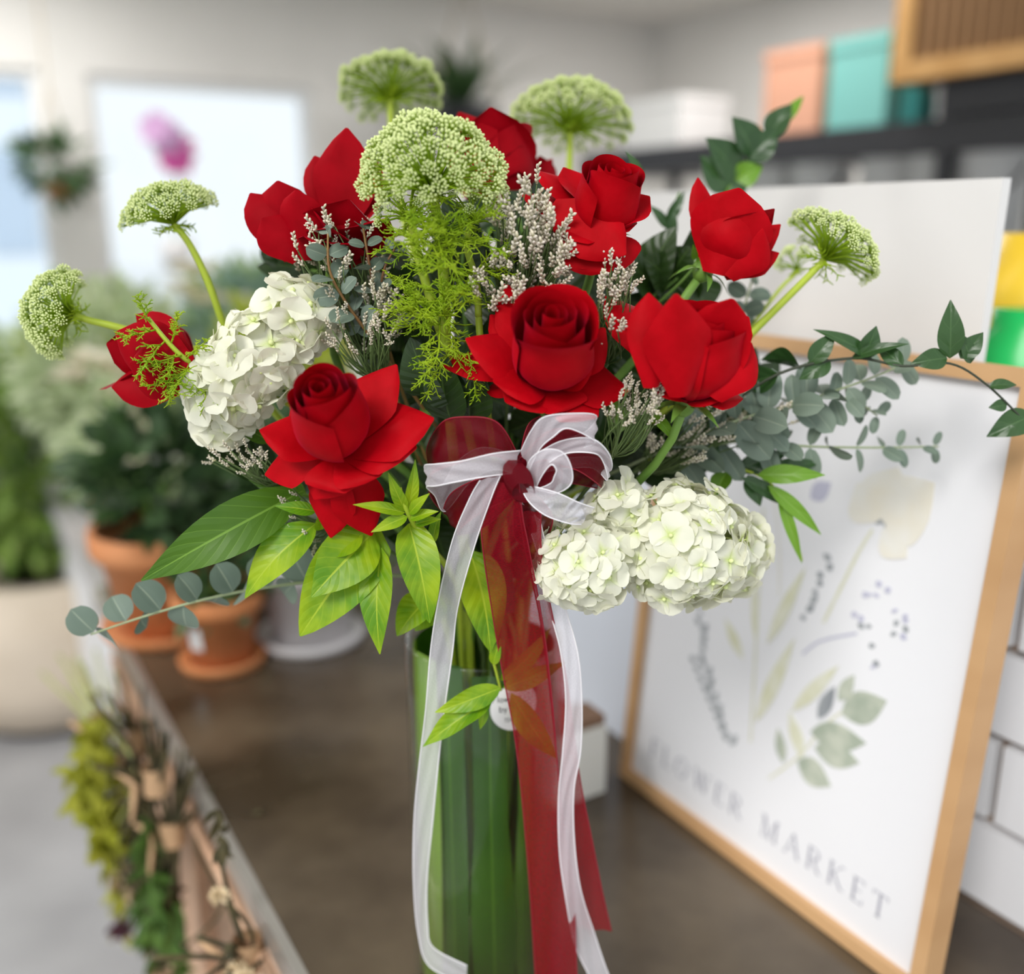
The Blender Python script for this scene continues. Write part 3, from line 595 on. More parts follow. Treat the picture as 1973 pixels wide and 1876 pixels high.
# ------------------------------------------------------------------ dried bundles hanging along the counter side
DRY = mat('dried_stem', (.16, .17, .05), .7, (.32, .28, .10), 30); DRYD = mat('dried_dark', (.035, .035, .018), .8, (.10, .08, .03), 30); RAF = mat('raffia', (.50, .32, .18), .8)
YEL = mat('dried_yellow', (.30, .32, .02), .6, (.45, .45, .05), 40, trans=.2); PALEB = mat('dried_cream', (.70, .56, .36), .7); PURP = mat('dried_purple', (.06, .012, .025), .7); MOSS = mat('moss_green', (.05, .11, .02), .6, (.10, .20, .03), 30, trans=.15)
def bundle(label, n, topx, topy, tie, bot, spread, nst, stm, bl, seed, px2=None):
    rng = random.Random(seed); T = PN(topx, topy, n); K = PN(*tie, n); B = PN(*bot, n); t = thing('dried_bundle', label, 'dried flowers', B, 'dried bundles hanging on the counter side'); mb = MB(); ends = []
    for k in range(nst):
        j = V((rng.gauss(0, 1)*.016, rng.gauss(0, 1)*.010, rng.gauss(0, .012))); e = B+Uv*rng.gauss(0, spread)+Nv*rng.gauss(0, spread*.25)-Nv*.02+V((0, 0, rng.uniform(-.02, .14)))
        mb.tube(crom([T+j*1.8, K+j*.5, (K+e)*.5+j, e], 4), .0025, .0018, 5); ends.append(e)
    part('stems', mb, stm, t)
    mb = MB(); rows = []
    for i in range(4): rows.append([K+V((0, 0, (i-1.5)*.010))+(Uv*math.cos(a)+Nv*math.sin(a))*.013 for a in [2*PI*q/14 for q in range(14)]])
    mb.grid(rows, 0, True); mb.tube([K-Nv*.02, K-Nv*.03+Uv*.03, K-Nv*.03+Uv*.055+V((0, 0, -.015))], .004, .002, 5); mb.tube([K-Nv*.02, K-Nv*.03-Uv*.02+V((0, 0, -.03))], .004, .002, 5); part('raffia_tie', mb, RAF, t)
    for e in ends:
        m, r, kind = bl[rng.randrange(len(bl))]; mb = MB()
        if kind == 'ball': 
            for q in range(26): d = V((rng.gauss(0, 1), rng.gauss(0, 1), rng.gauss(0, 1))).normalized(); leafcard(mb, e, d, perp(d), r, r*.3, 0, .2)
        else:
            for q in range(14): d = (V((0, 0, -1))+V((rng.gauss(0, .6), rng.gauss(0, .6), rng.gauss(0, .4)))).normalized(); leafcard(mb, e+V((0, 0, rng.uniform(0, r*2.5))), d, perp(d), r, r*.22, 0, .2)
        part('flower_head', mb, m, t)
bundle('yellow green dried flower bundle tied with raffia, farthest left', .13, 130, 1290, (195, 1400), (232, 1600), .035, 14, mat('pale_stem', (.42, .45, .16), .7), [(YEL, .024, 'ball'), (YEL, .03, 'leaf'), (YEL, .022, 'ball')], 1)
bundle('dark stemmed dried bundle with cream blooms against the wooden side', .175, 262, 1360, (268, 1420), (290, 1640), .025, 14, DRYD, [(PALEB, .011, 'ball'), (DRYD, .024, 'leaf'), (MOSS, .02, 'leaf'), (DRYD, .024, 'leaf')], 2)
bundle('dried bundle with dark purple flower heads low on the counter side', .15, 300, 1420, (300, 1500), (275, 1790), .022, 12, DRYD, [(PURP, .018, 'ball'), (YEL, .025, 'leaf'), (PALEB, .015, 'ball')], 3)
bundle('mossy green bundle hanging lowest on the counter side', .165, 330, 1520, (332, 1600), (350, 1850), .022, 20, DRYD, [(MOSS, .028, 'leaf'), (MOSS, .032, 'leaf'), (DRYD, .02, 'leaf')], 4)
bundle('short dried bundle with cream heads nearest the camera', .178, 470, 1800, (478, 1835), (495, 1895), .012, 7, DRYD, [(PALEB, .010, 'ball'), (DRYD, .016, 'leaf')], 5)
mb = MB(); a_ = PN(120, 1275, .15); mb.tube([W(.186, 1.45, -.040), W(.186, .30, -.040)], .005, n=8); solo('hanging_rail', 'thin wooden rail under the counter edge holding the dried bundles', 'rail', mb, M_WOOD)

# ================================================================== the vase
VY = .665; VR = .0575; VC = V(((935-CX)*mpp(VY, 1500)*1.0, VY, 0)); VC.x = P(935, 1500, VY).x
VH = P(935, 1222, VY).z
t = thing('glass_vase', 'tall clear glass cylinder vase lined with green leaves', 'vase', VC)
mb = MB(); mb.lathe([(VR-.004, .0005), (VR, .004), (VR, VH-.002), (VR-.0012, VH), (VR-.0026, VH-.002), (VR-.003, .014), (.002, .012)], VC, 64, cap=False); k = len(mb.v)
mb.f.append(tuple(range(64))[::-1]); mb.mi.append(0)
part('glass_body', mb, glassmat('vase_glass', (.97, .99, .97), 1.0), t)
# round label with its lettering
def oncyl(px, py, rad):
    d = ray(px, py); o = CAM-VC; a = d.x*d.x+d.y*d.y; b = 2*(o.x*d.x+o.y*d.y); c = o.x*o.x+o.y*o.y-rad*rad; D = max(b*b-4*a*c, 0)
    k = (-b-math.sqrt(D))/(2*a); return CAM+d*k
lc = oncyl(992, 1362, VR+.0006); la = math.atan2(lc.y-VC.y, lc.x-VC.x); lz = lc.z; lr = .0172
def cylpt(s, h, e): a = la+s/VR; return VC+V(((VR+e)*math.cos(a), (VR+e)*math.sin(a), lz+h))
mb = MB(); rows = []
for i in range(9): rr_ = max(lr*i/8, .0002); rows.append([cylpt(rr_*math.cos(2*PI*j/36), rr_*math.sin(2*PI*j/36), .0006) for j in range(36)])
mb.grid(rows, 0, True); lab = part('round_label', mb, mat('label_paper', (.88, .88, .90), .5), t, label='round white paper label')
def seg7(ch):                                                                  # thin drawn letters, strokes in a unit cell
    S = {'F': [(0, 0, 0, 1), (0, 1, .55, 1), (0, .52, .42, .52)], 'l': [(.1, 0, .1, 1)], 'o': [(.28+.26*math.cos(a*PI/5), .3+.3*math.sin(a*PI/5), .28+.26*math.cos((a+1)*PI/5), .3+.3*math.sin((a+1)*PI/5)) for a in range(10)],
         'w': [(0, .6, .17, 0), (.17, 0, .33, .55), (.33, .55, .5, 0), (.5, 0, .66, .6)], 'e': [(.02, .32, .54, .32)]+[(.28+.26*math.cos(a*PI/5), .3+.3*math.sin(a*PI/5), .28+.26*math.cos((a+1)*PI/5), .3+.3*math.sin((a+1)*PI/5)) for a in range(9)],
         'r': [(.05, 0, .05, .6), (.05, .42, .2, .6), (.2, .6, .36, .58)], 's': [(.4, .55, .1, .58), (.1, .58, .08, .38), (.08, .38, .4, .24), (.4, .24, .36, .02), (.36, .02, .04, .04)],
         'b': [(.05, 0, .05, 1)]+[(.3+.25*math.cos(a*PI/5), .3+.3*math.sin(a*PI/5), .3+.25*math.cos((a+1)*PI/5), .3+.3*math.sin((a+1)*PI/5)) for a in range(10)], 'y': [(0, .6, .25, 0), (.5, .6, .1, -.35)], 'E': [(0, 0, 0, 1), (0, 1, .5, 1), (0, .5, .42, .5), (0, 0, .5, 0)],
         '7': [(0, 1, .5, 1), (.5, 1, .15, 0)], '2': [(.02, .85, .25, 1), (.25, 1, .48, .75), (.48, .75, 0, 0), (0, 0, .5, 0)], '4': [(.38, 0, .38, 1), (.38, 1, 0, .3), (0, .3, .52, .3)], '.': [(.2, 0, .2, .08)],
         '8': [(.25+.2*math.cos(a*PI/4), .76+.22*math.sin(a*PI/4), .25+.2*math.cos((a+1)*PI/4), .76+.22*math.sin((a+1)*PI/4)) for a in range(8)]+[(.25+.24*math.cos(a*PI/4), .27+.27*math.sin(a*PI/4), .25+.24*math.cos((a+1)*PI/4), .27+.27*math.sin((a+1)*PI/4)) for a in range(8)],
         '3': [(.05, .9, .3, 1), (.3, 1, .45, .75), (.45, .75, .2, .55), (.2, .55, .48, .28), (.48, .28, .25, 0), (.25, 0, .02, .1)], ' ': []}
    return S[ch]
INKB = mat('label_ink', (.16, .16, .18), .7)
for txt, s0, h0, hh in (('Flowers', -.0155, .0052, .0044), ('by E', -.0110, -.0022, .0044), ('724.883', -.0075, -.0100, .0028)):
    x = s0; mb = MB()
    for ch in txt:
        for (x0, y0, x1, y1) in seg7(ch):
            d = V((x1-x0, y1-y0, 0)); d = d.normalized() if d.length else V((1, 0, 0)); q = V((-d.y, d.x, 0))*.065
            mb.add([cylpt(x+(a+q.x*sg)*hh, h0+(b+q.y*sg)*hh, .0009) for a, b, sg in ((x0, y0, 1), (x1, y1, 1), (x1, y1, -1), (x0, y0, -1))], [(0, 1, 2, 3)])
        x += hh*{'l': .35, 'w': .85, '.': .4, ' ': .4}.get(ch, .72)
    part('lettering', mb, INKB, lab, False)
# lining leaves inside the glass
LIN = leafmat('lining_leaf', (.024, .085, .005), (.045, .135, .007), (.085, .20, .014), rough=.3, nveins=0.01, trans=.1, mottle=9)
LIN2 = leafmat('lining_leaf_pale', (.20, .36, .03), (.28, .45, .05), (.36, .5, .1), rough=.35, nveins=.01, trans=.2, mottle=9)
LIN3 = leafmat('lining_leaf_mid', (.07, .19, .010), (.10, .24, .014), (.16, .32, .03), rough=.3, nveins=.01, trans=.1, mottle=9)
camang = math.atan2(-VC.y, -VC.x)
for k, (px0, px1, rad, m, zt, zb, labl) in enumerate(((800, 838, .0530, LIN2, .995, .06, 'pale green lining leaf at the left side inside the vase'), (826, 892, .0505, LIN, .99, .045, 'dark green lining leaf left of centre inside the vase'),
        (899, 1000, .0520, LIN, .97, .035, 'broad dark green lining leaf at the centre front inside the vase'), (1004, 1062, .0490, LIN3, .99, .05, 'dark green lining leaf at the right front inside the vase'), (1040, 1078, .0525, LIN, .96, .05, 'narrow lining leaf at the right side inside the vase'))):
    def ang(px):
        q = oncyl(px, 1560, VR); return math.atan2(q.y-VC.y, q.x-VC.x)
    a0, a1 = ang(px0), ang(px1); rows = []
    for i in range(15):
        v = i/14; z = VH*zb+(VH*zt-VH*zb)*v; sq = min(1, .72+.28*math.sin(PI*min(1, v*1.6+.1))) if k in (2, 3) else 1
        tip = 1 if v > .06 else .8
        am = (a0+a1)/2+.03*math.sin(v*3+k); ah = (a1-a0)/2*sq*tip
        rows.append([VC+V(((rad-.0012*math.sin(PI*j/8))*math.cos(am+ah*(j/4-1)), (rad-.0012*math.sin(PI*j/8))*math.sin(am+ah*(j/4-1)), z)) for j in range(9)])
    mb = MB(); mb.grid(rows, uv=True); solo('lining_leaf', labl, 'leaf', mb, m, group='leaves lining the vase')
for k, (a0, a1) in enumerate(((40, 110), (100, 170), (170, 215), (330, 400))):
    rows = [[VC+V((.0515*math.cos(R(a0+(a1-a0)*j/8)), .0515*math.sin(R(a0+(a1-a0)*j/8)), VH*.04+VH*.94*i/10)) for j in range(9)] for i in range(11)]
    mb = MB(); mb.grid(rows, uv=True); solo('lining_leaf', ['green lining leaf at the back right of the vase', 'green lining leaf at the back of the vase', 'green lining leaf at the back left of the vase', 'green lining leaf at the far right side of the vase'][k], 'leaf', mb, LIN2 if k == 2 else LIN, group='leaves lining the vase')

# ================================================================== flower builders
NECK = V((VC.x, VC.y, VH))
def stempath(b, d, rng, n=10, inn=.030):
    q = NECK+V((rng.uniform(-inn, inn), rng.uniform(-inn*.6, inn), -.01)); e = V((VC.x+(q.x-VC.x)*.4, VC.y+(q.y-VC.y)*.4, .05+rng.uniform(0, .05))); L = (b-q).length
    pts = [bez(b, b+d*L*.35, q+V((0, 0, 1))*L*.35+(b-q)*.1, q, k/n) for k in range(n+1)]; return pts+[(q+e)/2, e]
def leafmesh(mb, B, T, nrm, w_, bend=.1, fold=.25, prof='lance', wav=0, rng=None, nv=12, nc=7, curl=0, serr=0):
    d = (T-B); L = d.length; d = d/L; lat = d.cross(nrm).normalized(); n = lat.cross(d).normalized(); rows = []
    for i in range(nv+1):
        v = i/nv
        if prof == 'lance': s = math.sin(PI*min(1, v**.75))**.9*(1-.15*v)
        elif prof == 'ovate': s = (math.sin(PI*min(1, v**.62)))**.75
        else: s = max(0, 1-(2*v-1)**2)**.5
        ww = w_*max(s, .03); c = B+d*(L*v)+n*(bend*L*math.sin(PI*v)-curl*L*v*v); row = []
        for j in range(nc):
            u = 2*j/(nc-1)-1; e = 1+(serr*(1 if i % 2 else -1) if abs(u) > .9 else 0)
            row.append(c+lat*(u*ww*e)+n*(abs(u)*fold*ww + (wav*ww*math.sin(v*9+u*2.0+(rng.random()*6 if (rng and i == 0 and j == 0) else 0))*abs(u) if wav else 0)))
        rows.append(row)
    mb.grid(rows, uv=True)

def petalmesh(mb, B, T, axis, hw, ka=.5, rf=.3, cup=.25, roll=.25, pt=.25, rng=None, nu_=9, nv_=11, face=0):
    d = T-B; L = d.length; d = d/L; lat = axis.cross(d)
    lat = lat.normalized() if lat.length > .12 else d.cross(FW).normalized()
    if face: lat = (lat*(1-face)*(1 if lat.dot(d.cross(FW)) > 0 else -1)+d.cross(FW).normalized()*face).normalized()
    a1 = (axis*ka+d*(1-ka)).normalized(); a2 = (d-axis*rf).normalized(); ph = rng.uniform(0, 6); rows = []
    for i in range(nv_+1):
        v = i/nv_; c = bez(B, B+a1*L*.42, T-a2*L*.38, T, v); tg = (bez(B, B+a1*L*.42, T-a2*L*.38, T, min(1, v+.02))-bez(B, B+a1*L*.42, T-a2*L*.38, T, max(0, v-.02))).normalized()
        n = tg.cross(lat); s = .30+.70*math.sin(min(v/.62, 1)*PI/2)
        if v > .62: k = (v-.62)/.38; s *= (1-k**2.4)**.55*(1-pt)+pt*(1-k)
        ww = hw*max(s, .05); row = []
        for j in range(nu_):
            u = 2*j/(nu_-1)-1; rl = roll*v*v
            row.append(c+lat*(u*ww*(1-.12*abs(u)**4*rl*2))+n*(cup*u*u*ww*(1-.7*v) - rl*ww*abs(u)**3 + .035*ww*math.sin(ph+u*3+v*5)*v)-tg*(abs(u)**2*ww*.16*v))
        rows.append(row)
    mb.grid(rows)

def budpetal(mb, B, axis, e1, e2, phi, Rr, H, A, close, flare, spiral, rng, nu_=17, nv_=11, dip=.22):
    rows = []
    for i in range(nv_+1):
        v = i/nv_; row = []
        for j in range(nu_):
            u = 2*j/(nu_-1)-1; hh = H*(1-dip*abs(u)**2.2)*v
            pr = .22+.78*math.sin(min(1, v/.5)*PI/2) if v < .5 else 1-(1-close)*((v-.5)/.5)**1.6
            r = Rr*pr*(1+spiral*u)+flare*Rr*max(0, (v-.84)/.16)**1.5
            a = phi+u*A; row.append(B+axis*hh+(e1*math.cos(a)+e2*math.sin(a))*r)
        rows.append(row)
    mb.grid(rows)

def rose(label, base, O, Rpx, petals, seed, nb=11, close=.72, flare=.10, stem=None, mm=None, sepals=True, bscale=1.0):
    rng = random.Random(seed); mm = mm or ROSE
    B = P(*base); top_ = P(O[0], O[1], base[2]+O[2]); ax = (top_-B); H = ax.length; ax = ax/H; k = mpp(base[2], base[1])
    e1 = (RT-ax*RT.dot(ax)).normalized(); e2 = ax.cross(e1); Rr = Rpx*k
    t = thing('red_rose', label, 'rose', B, 'red roses in the bouquet')
    for i in range(nb):
        f = (i+1)/nb; rr_ = Rr*(.10+.90*f**.9); hh = H*(1.0-.03*abs(f-.4)) if f < .8 else H*(1.0-.09*(f-.8)/.2)
        mb = MB(); budpetal(mb, B, ax, e1, e2, i*2.4+seed, rr_, hh*rng.uniform(.96, 1.02), 1.35 if f > .5 else 1.7, close+.10*f, flare*f, .10, rng, dip=.06+.16*f*f); part('petal', mb, mm, t)
    for p in petals:
        px, py, dY, hw = p[:4]; kw = dict(ka=.5, rf=.3, cup=.25, roll=.3, pt=.3); kw.update(p[4] if len(p) > 4 else {})
        T = P(px, py, base[2]+dY); mb = MB(); d = (T-B); lat = d-ax*d.dot(ax); lat = lat.normalized() if lat.length > 1e-4 else e1
        b0 = B+lat*Rr*.18
        if 'b' in kw: q = kw.pop('b'); b0 = P(q[0], q[1], base[2]+q[2])
        petalmesh(mb, b0, T, ax, hw*k, rng=rng, **kw); part('petal', mb, mm, t)
    if sepals:
        for i in range(5):
            a = i*2*PI/5+seed; d = (e1*math.cos(a)+e2*math.sin(a)); mb = MB(); leafmesh(mb, B-ax*.004+d*.002, B+d*(Rr*.9)-ax*.006+ax*rng.uniform(-.01, .012), ax, Rr*.13, curl=.2, nv=6, nc=5); part('sepal', mb, SEPAL, t)
        mb = MB(); mb.ball(B-ax*.004, .0065, 1.2, ax, 10, 6); part('calyx', mb, SEPAL, t)
    mb = MB(); mb.tube(stempath(B-ax*.004, -ax, rng), .0028, .0028, 8); part('stem', mb, STEMG, t)
    return t

# ---- roses
u_ = dict(ka=.75, rf=.25, cup=.55, roll=.35, pt=.2)              # upright cupped petals
o_ = dict(ka=.15, rf=.25, cup=.1, roll=.35, pt=.55)              # opened, reflexed, pointed petals
w_ = dict(ka=.35, rf=.35, cup=.15, roll=.35, pt=.45)             # wide opened petals
rose('large open red rose with pointed petals, lowest at the front left', (652, 868, .56), (612, 738, -.040), 74, [
    (764, 702, .012, 62, o_), (836, 806, -.008, 74, o_), (803, 862, -.014, 66, o_), (735, 915, -.02, 72, o_), (664, 950, -.022, 74, o_), (500, 828, -.010, 58, o_), (510, 914, .004, 60, o_), (605, 962, -.006, 62, o_), (637, 1036, .006, 52, o_), (716, 1032, .006, 56, o_), (560, 790, .012, 60, w_)], 1, close=.70)
rose('wide open red rose with a swirled heart at the centre front', (1058, 738, .57), (1066, 598, -.040), 80, [
    (972, 547, .022, 62, w_), (1062, 545, .025, 62, w_), (945, 606, .012, 56, w_), (897, 652, -.012, 60, o_), (950, 735, -.022, 66, w_), (1166, 632, .004, 66, w_), (1128, 560, .015, 55, w_), (1145, 690, -.01, 58, w_), (974, 775, -.022, 62, o_), (1060, 798, -.024, 74, w_), (1152, 804, -.018, 62, o_), (1213, 752, -.004, 58, o_), (842, 694, .02, 42, o_), (935, 752, .015, 40, w_)], 2, close=.80, flare=.2)
rose('big cupped red rose with a bright front petal, right of the centre rose', (1322, 768, .57), (1362, 602, -.018), 92, [
    (1168, 570, .035, 86, w_), (1250, 564, -.026, 46, dict(u_, face=.7, cup=-.3, b=(1255, 748, -.030))), (1302, 566, -.046, 64, dict(ka=.5, rf=.1, cup=-.5, roll=.1, pt=.65, face=.9, b=(1312, 766, -.036))), (1412, 575, -.03, 70, u_), (1442, 610, .0, 66, u_), (1448, 660, -.012, 56, dict(u_, face=.7, cup=-.4, b=(1375, 768, -.024))), (1432, 768, -.006, 58, w_), (1388, 772, -.018, 52, w_), (1214, 640, -.02, 70, u_), (1260, 755, -.02, 40, w_)], 3, close=.72, flare=.1)
rose('tight hearted red rose with a broad drooping petal, right of the largest umbel', (1158, 452, .62), (1190, 318, -.020), 64, [
    (1004, 372, .01, 52, o_), (1034, 328, .02, 48, w_), (1086, 322, .02, 50, u_), (1252, 378, .0, 66, u_), (1058, 440, -.022, 66, w_), (1202, 518, -.020, 62, w_), (1120, 518, -.024, 62, w_), (1040, 420, .0, 60, w_), (1206, 490, -.03, 64, dict(ka=.1, rf=.3, cup=.1, roll=.4, pt=.3, face=.9, b=(1060, 400, -.012))), (1180, 522, -.024, 66, dict(ka=.1, rf=.3, cup=.1, roll=.3, pt=.2, face=.9, b=(1085, 420, -.01))), (1228, 430, -.01, 50, u_)], 4, close=.78)
rose('half open red rose bud seen from the side, farthest right', (1362, 512, .64), (1432, 402, .0), 70, [
    (1345, 342, .012, 32, dict(ka=.7, rf=.1, cup=-.3, roll=.2, pt=.5, face=.8, b=(1355, 495, 0))), (1425, 362, -.02, 80, dict(ka=.6, rf=.1, cup=-.5, roll=.1, pt=.2, face=.85, b=(1378, 528, -.015))), (1492, 402, -.012, 62, u_), (1504, 432, .0, 36, dict(o_, face=.7, b=(1400, 520, 0))), (1501, 487, .0, 36, dict(o_, face=.7, b=(1395, 532, -.005))), (1470, 440, -.018, 56, dict(u_, face=.8, cup=-.4, pt=.3, b=(1400, 532, -.015)))], 5, nb=7, close=.75)
rose('dark red rose bud pointing left, leftmost of the roses', (372, 705, .62), (262, 668, .0), 66, [
    (192, 750, .004, 52, dict(ka=.55, rf=.2, cup=.6, roll=.3, pt=.6)), (205, 662, -.012, 60, u_), (262, 606, .004, 46, dict(u_, face=.8, cup=-.3, b=(365, 690, -.01))), (222, 640, -.03, 56, dict(u_, face=.8, cup=-.4, b=(366, 705, -.03))), (215, 745, -.014, 48, dict(u_, face=.8, cup=-.3, b=(362, 742, -.014))), (250, 700, -.04, 62, dict(u_, face=.9, cup=-.4, b=(370, 722, -.03)))], 6, nb=7, close=.78, mm=ROSEK)
cu = dict(ka=.7, rf=.05, cup=-.5, roll=.1, pt=.1, face=.9)
rose('large loose red rose with a tall upright petal at the upper left', (650, 512, .635), (672, 430, .0), 56, [
    (535, 348, .0, 58, dict(cu, b=(562, 500, 0))), (482, 372, .0, 44, dict(cu, b=(560, 498, -.006), ka=.3)), (570, 366, -.016, 46, dict(cu, b=(585, 502, -.01))), (505, 420, -.014, 44, dict(cu, b=(575, 500, -.01), ka=.2)), (668, 246, .02, 66, dict(ka=.75, rf=.1, cup=.3, roll=.35, pt=.55, b=(655, 450, .02), face=1)), (606, 300, .028, 46, dict(ka=.5, rf=.1, cup=.3, roll=.3, pt=.1, b=(650, 450, .02), face=.9)),
    (720, 300, .028, 50, dict(ka=.5, rf=.1, cup=.3, roll=.3, pt=.3, b=(670, 450, .02), face=.9)), (598, 398, -.014, 72, w_), (672, 384, -.024, 84, w_), (748, 420, -.02, 74, w_), (780, 445, .0, 60, w_), (585, 455, -.026, 62, w_), (690, 470, -.03, 64, w_), (640, 440, -.034, 60, w_)], 7, nb=7, close=.8, mm=ROSEK)
rose('red rose at the top of the bouquet behind the large umbel', (965, 420, .72), (940, 235, .01), 74, [
    (884, 216, .01, 60, dict(u_, face=.7)), (945, 206, -.02, 86, u_), (1012, 236, .0, 52, dict(ka=.6, rf=.35, cup=.4, roll=.3, pt=.1)), (1000, 330, -.02, 60, u_), (1005, 280, -.01, 60, u_)], 8, nb=8, close=.9, mm=ROSEK)
rose('small dark red rose half hidden at the back between the two top umbels', (1040, 400, .76), (1030, 305, .0), 44, [(1070, 330, 0, 34, u_), (1005, 300, 0, 34, u_), (1040, 300, -.01, 40, u_)], 9, nb=6, mm=ROSEK)
# loose long sepal in front of the right rose bud
# ---- hydrangeas
def hpetal(seed):
    rng = random.Random(seed); mb = MB(); rows = []; nv = 7; nc = 7
    for i in range(nv+1):
        v = i/nv; s = (.20+.80*math.sin(min(1, v/.62)*PI/2)) if v < .62 else max(.08, (1-((v-.62)/.40)**2.2))**.6
        rows.append([V((u_*s*.60, v*1.0+.03, .16*v-.26*v*v+.14*abs(u_)**2*s+.03*math.sin(u_*4+seed+v*4))) for u_ in [2*j/(nc-1)-1 for j in range(nc)]])
    mb.grid(rows)
    for i in range(nv+1):
        for j in range(nc):
            v = i/nv; g = max(0, 1-v*2.6); mb.col[i*nc+j] = (.88-.16*g, .88-.06*g, .74-.40*g)
    return mb.mesh('petal', HYD)
HP = [hpetal(k) for k in range(4)]
eb = MB(); eb.ball(V((0, 0, .10)), .11, 1, None, 8, 5); eb.tube([V((0, 0, -1.1)), V((0, 0, 0))], .05, .06, 6); HE = eb.mesh('floret', HEYE)
def hydrangea(label, lobes, count, fl, seed, back=-.25):
    rng = random.Random(seed); cs = [(P(x, y, Y), r*mpp(Y, y), sq) for x, y, Y, r, sq in lobes]; c0 = cs[0][0]
    t = thing('hydrangea', label, 'hydrangea', c0, 'white hydrangea heads'); pts = []
    for (c, r, sq), cnt in zip(cs, count):
        for i in range(cnt):
            z = 1-2*(i+.5)/cnt; a = i*2.39996; d = V((math.sqrt(1-z*z)*math.cos(a), math.sqrt(1-z*z)*math.sin(a), z)); d = (d+V((rng.gauss(0, .08), rng.gauss(0, .08), rng.gauss(0, .08)))).normalized()
            if d.dot(-FW) < back: continue
            p = c+V((d.x*r, d.y*r, d.z*r*sq))*rng.uniform(.90, 1.06)
            if any((p-c2).length < r2*.80 for c2, r2, s2 in cs if c2 is not c): continue
            pts.append((p, d))
    for p, d in pts:
        d = (d+V((rng.gauss(0, .22), rng.gauss(0, .22), rng.gauss(0, .22)+.10))).normalized(); x = perp(d); y = d.cross(x); s = fl*rng.uniform(.82, 1.15); ro = rng.uniform(0, 2*PI)
        X = x*math.cos(ro)+y*math.sin(ro); Y = d.cross(X); q = p-c0
        fm = Matrix(((X.x*s, Y.x*s, d.x*s, q.x), (X.y*s, Y.y*s, d.y*s, q.y), (X.z*s, Y.z*s, d.z*s, q.z), (0, 0, 0, 1)))
        f = obj('floret', HE, t, fm)
        for k in range(4):
            obj('petal', HP[rng.randrange(4)], f, Matrix.Rotation(k*PI/2+rng.uniform(-.12, .12), 4, 'Z') @ Matrix.Rotation(rng.uniform(-.15, .32), 4, 'X') @ Matrix.Scale(rng.uniform(.9, 1.1), 4))
    mb = MB()
    for c, r, sq in cs: mb.ball(c, r*.62, sq, None, 14, 8)
    part('flower_core', mb, mat('hyd_core', (.36, .42, .14), .8), t)
    mb = MB(); mb.tube(stempath(c0, (NECK-c0).normalized(), rng), .0035, .0035, 8); part('stem', mb, STEMG, t)
hydrangea('cream white hydrangea head at the upper left of the bouquet', [(500, 690, .61, 78, 1), (575, 612, .615, 66, .95), (445, 745, .60, 66, 1), (440, 805, .605, 36, 1)], (40, 30, 34, 14), .0152, 3)
hydrangea('large white hydrangea head at the lower right of the bow', [(1310, 1040, .585, 122, .92), (1125, 1085, .565, 82, .92), (1405, 1065, .60, 62, 1.2), (1190, 975, .58, 48, .8)], (96, 54, 36, 18), .0122, 8)

# ---- umbels
def umbellet(seed, nb=24, cap=1.15):
    rng = random.Random(seed); mb = MB()
    for i in range(nb):
        z = 1-(1-math.cos(cap))*(i+.5)/nb; a = i*2.39996; d = V((math.sqrt(max(0, 1-z*z))*math.cos(a), math.sqrt(max(0, 1-z*z))*math.sin(a), z)); r = rng.uniform(.85, 1.1)
        mb.tube([V((0, 0, -.15)), d*r], .025, .02, 3, 1); mb.ball(d*r, .132, 1.15, d, 6, 4, 0)
    return mb.mesh('umbellet', [BUDW, UMBG])
UMS = [umbellet(k) for k in range(3)]
def frond(mb, b, d, L, rng, depth=0, r=.0006, gens=2):
    pts = [b]; dd = d.copy(); n = 6 if depth == 0 else 3
    for k in range(n): dd = (dd+V((rng.gauss(0, .12), rng.gauss(0, .12), rng.gauss(0, .12)))).normalized(); pts.append(pts[-1]+dd*(L/n))
    mb.tube(pts, r, r*.55, 4)
    if depth < gens:
        for k in range(1, n+1):
            for sg in (-1, 1):
                q = (pts[k]-pts[k-1]).normalized(); pr = perp(q); s = (q*.75+(pr*math.cos(rng.uniform(-1, 1))+q.cross(pr)*math.sin(rng.uniform(-1, 1)))*sg).normalized()
                frond(mb, pts[k], s, L*rng.uniform(.36, .55)*(1-.07*k), rng, depth+1, r*.8, gens)
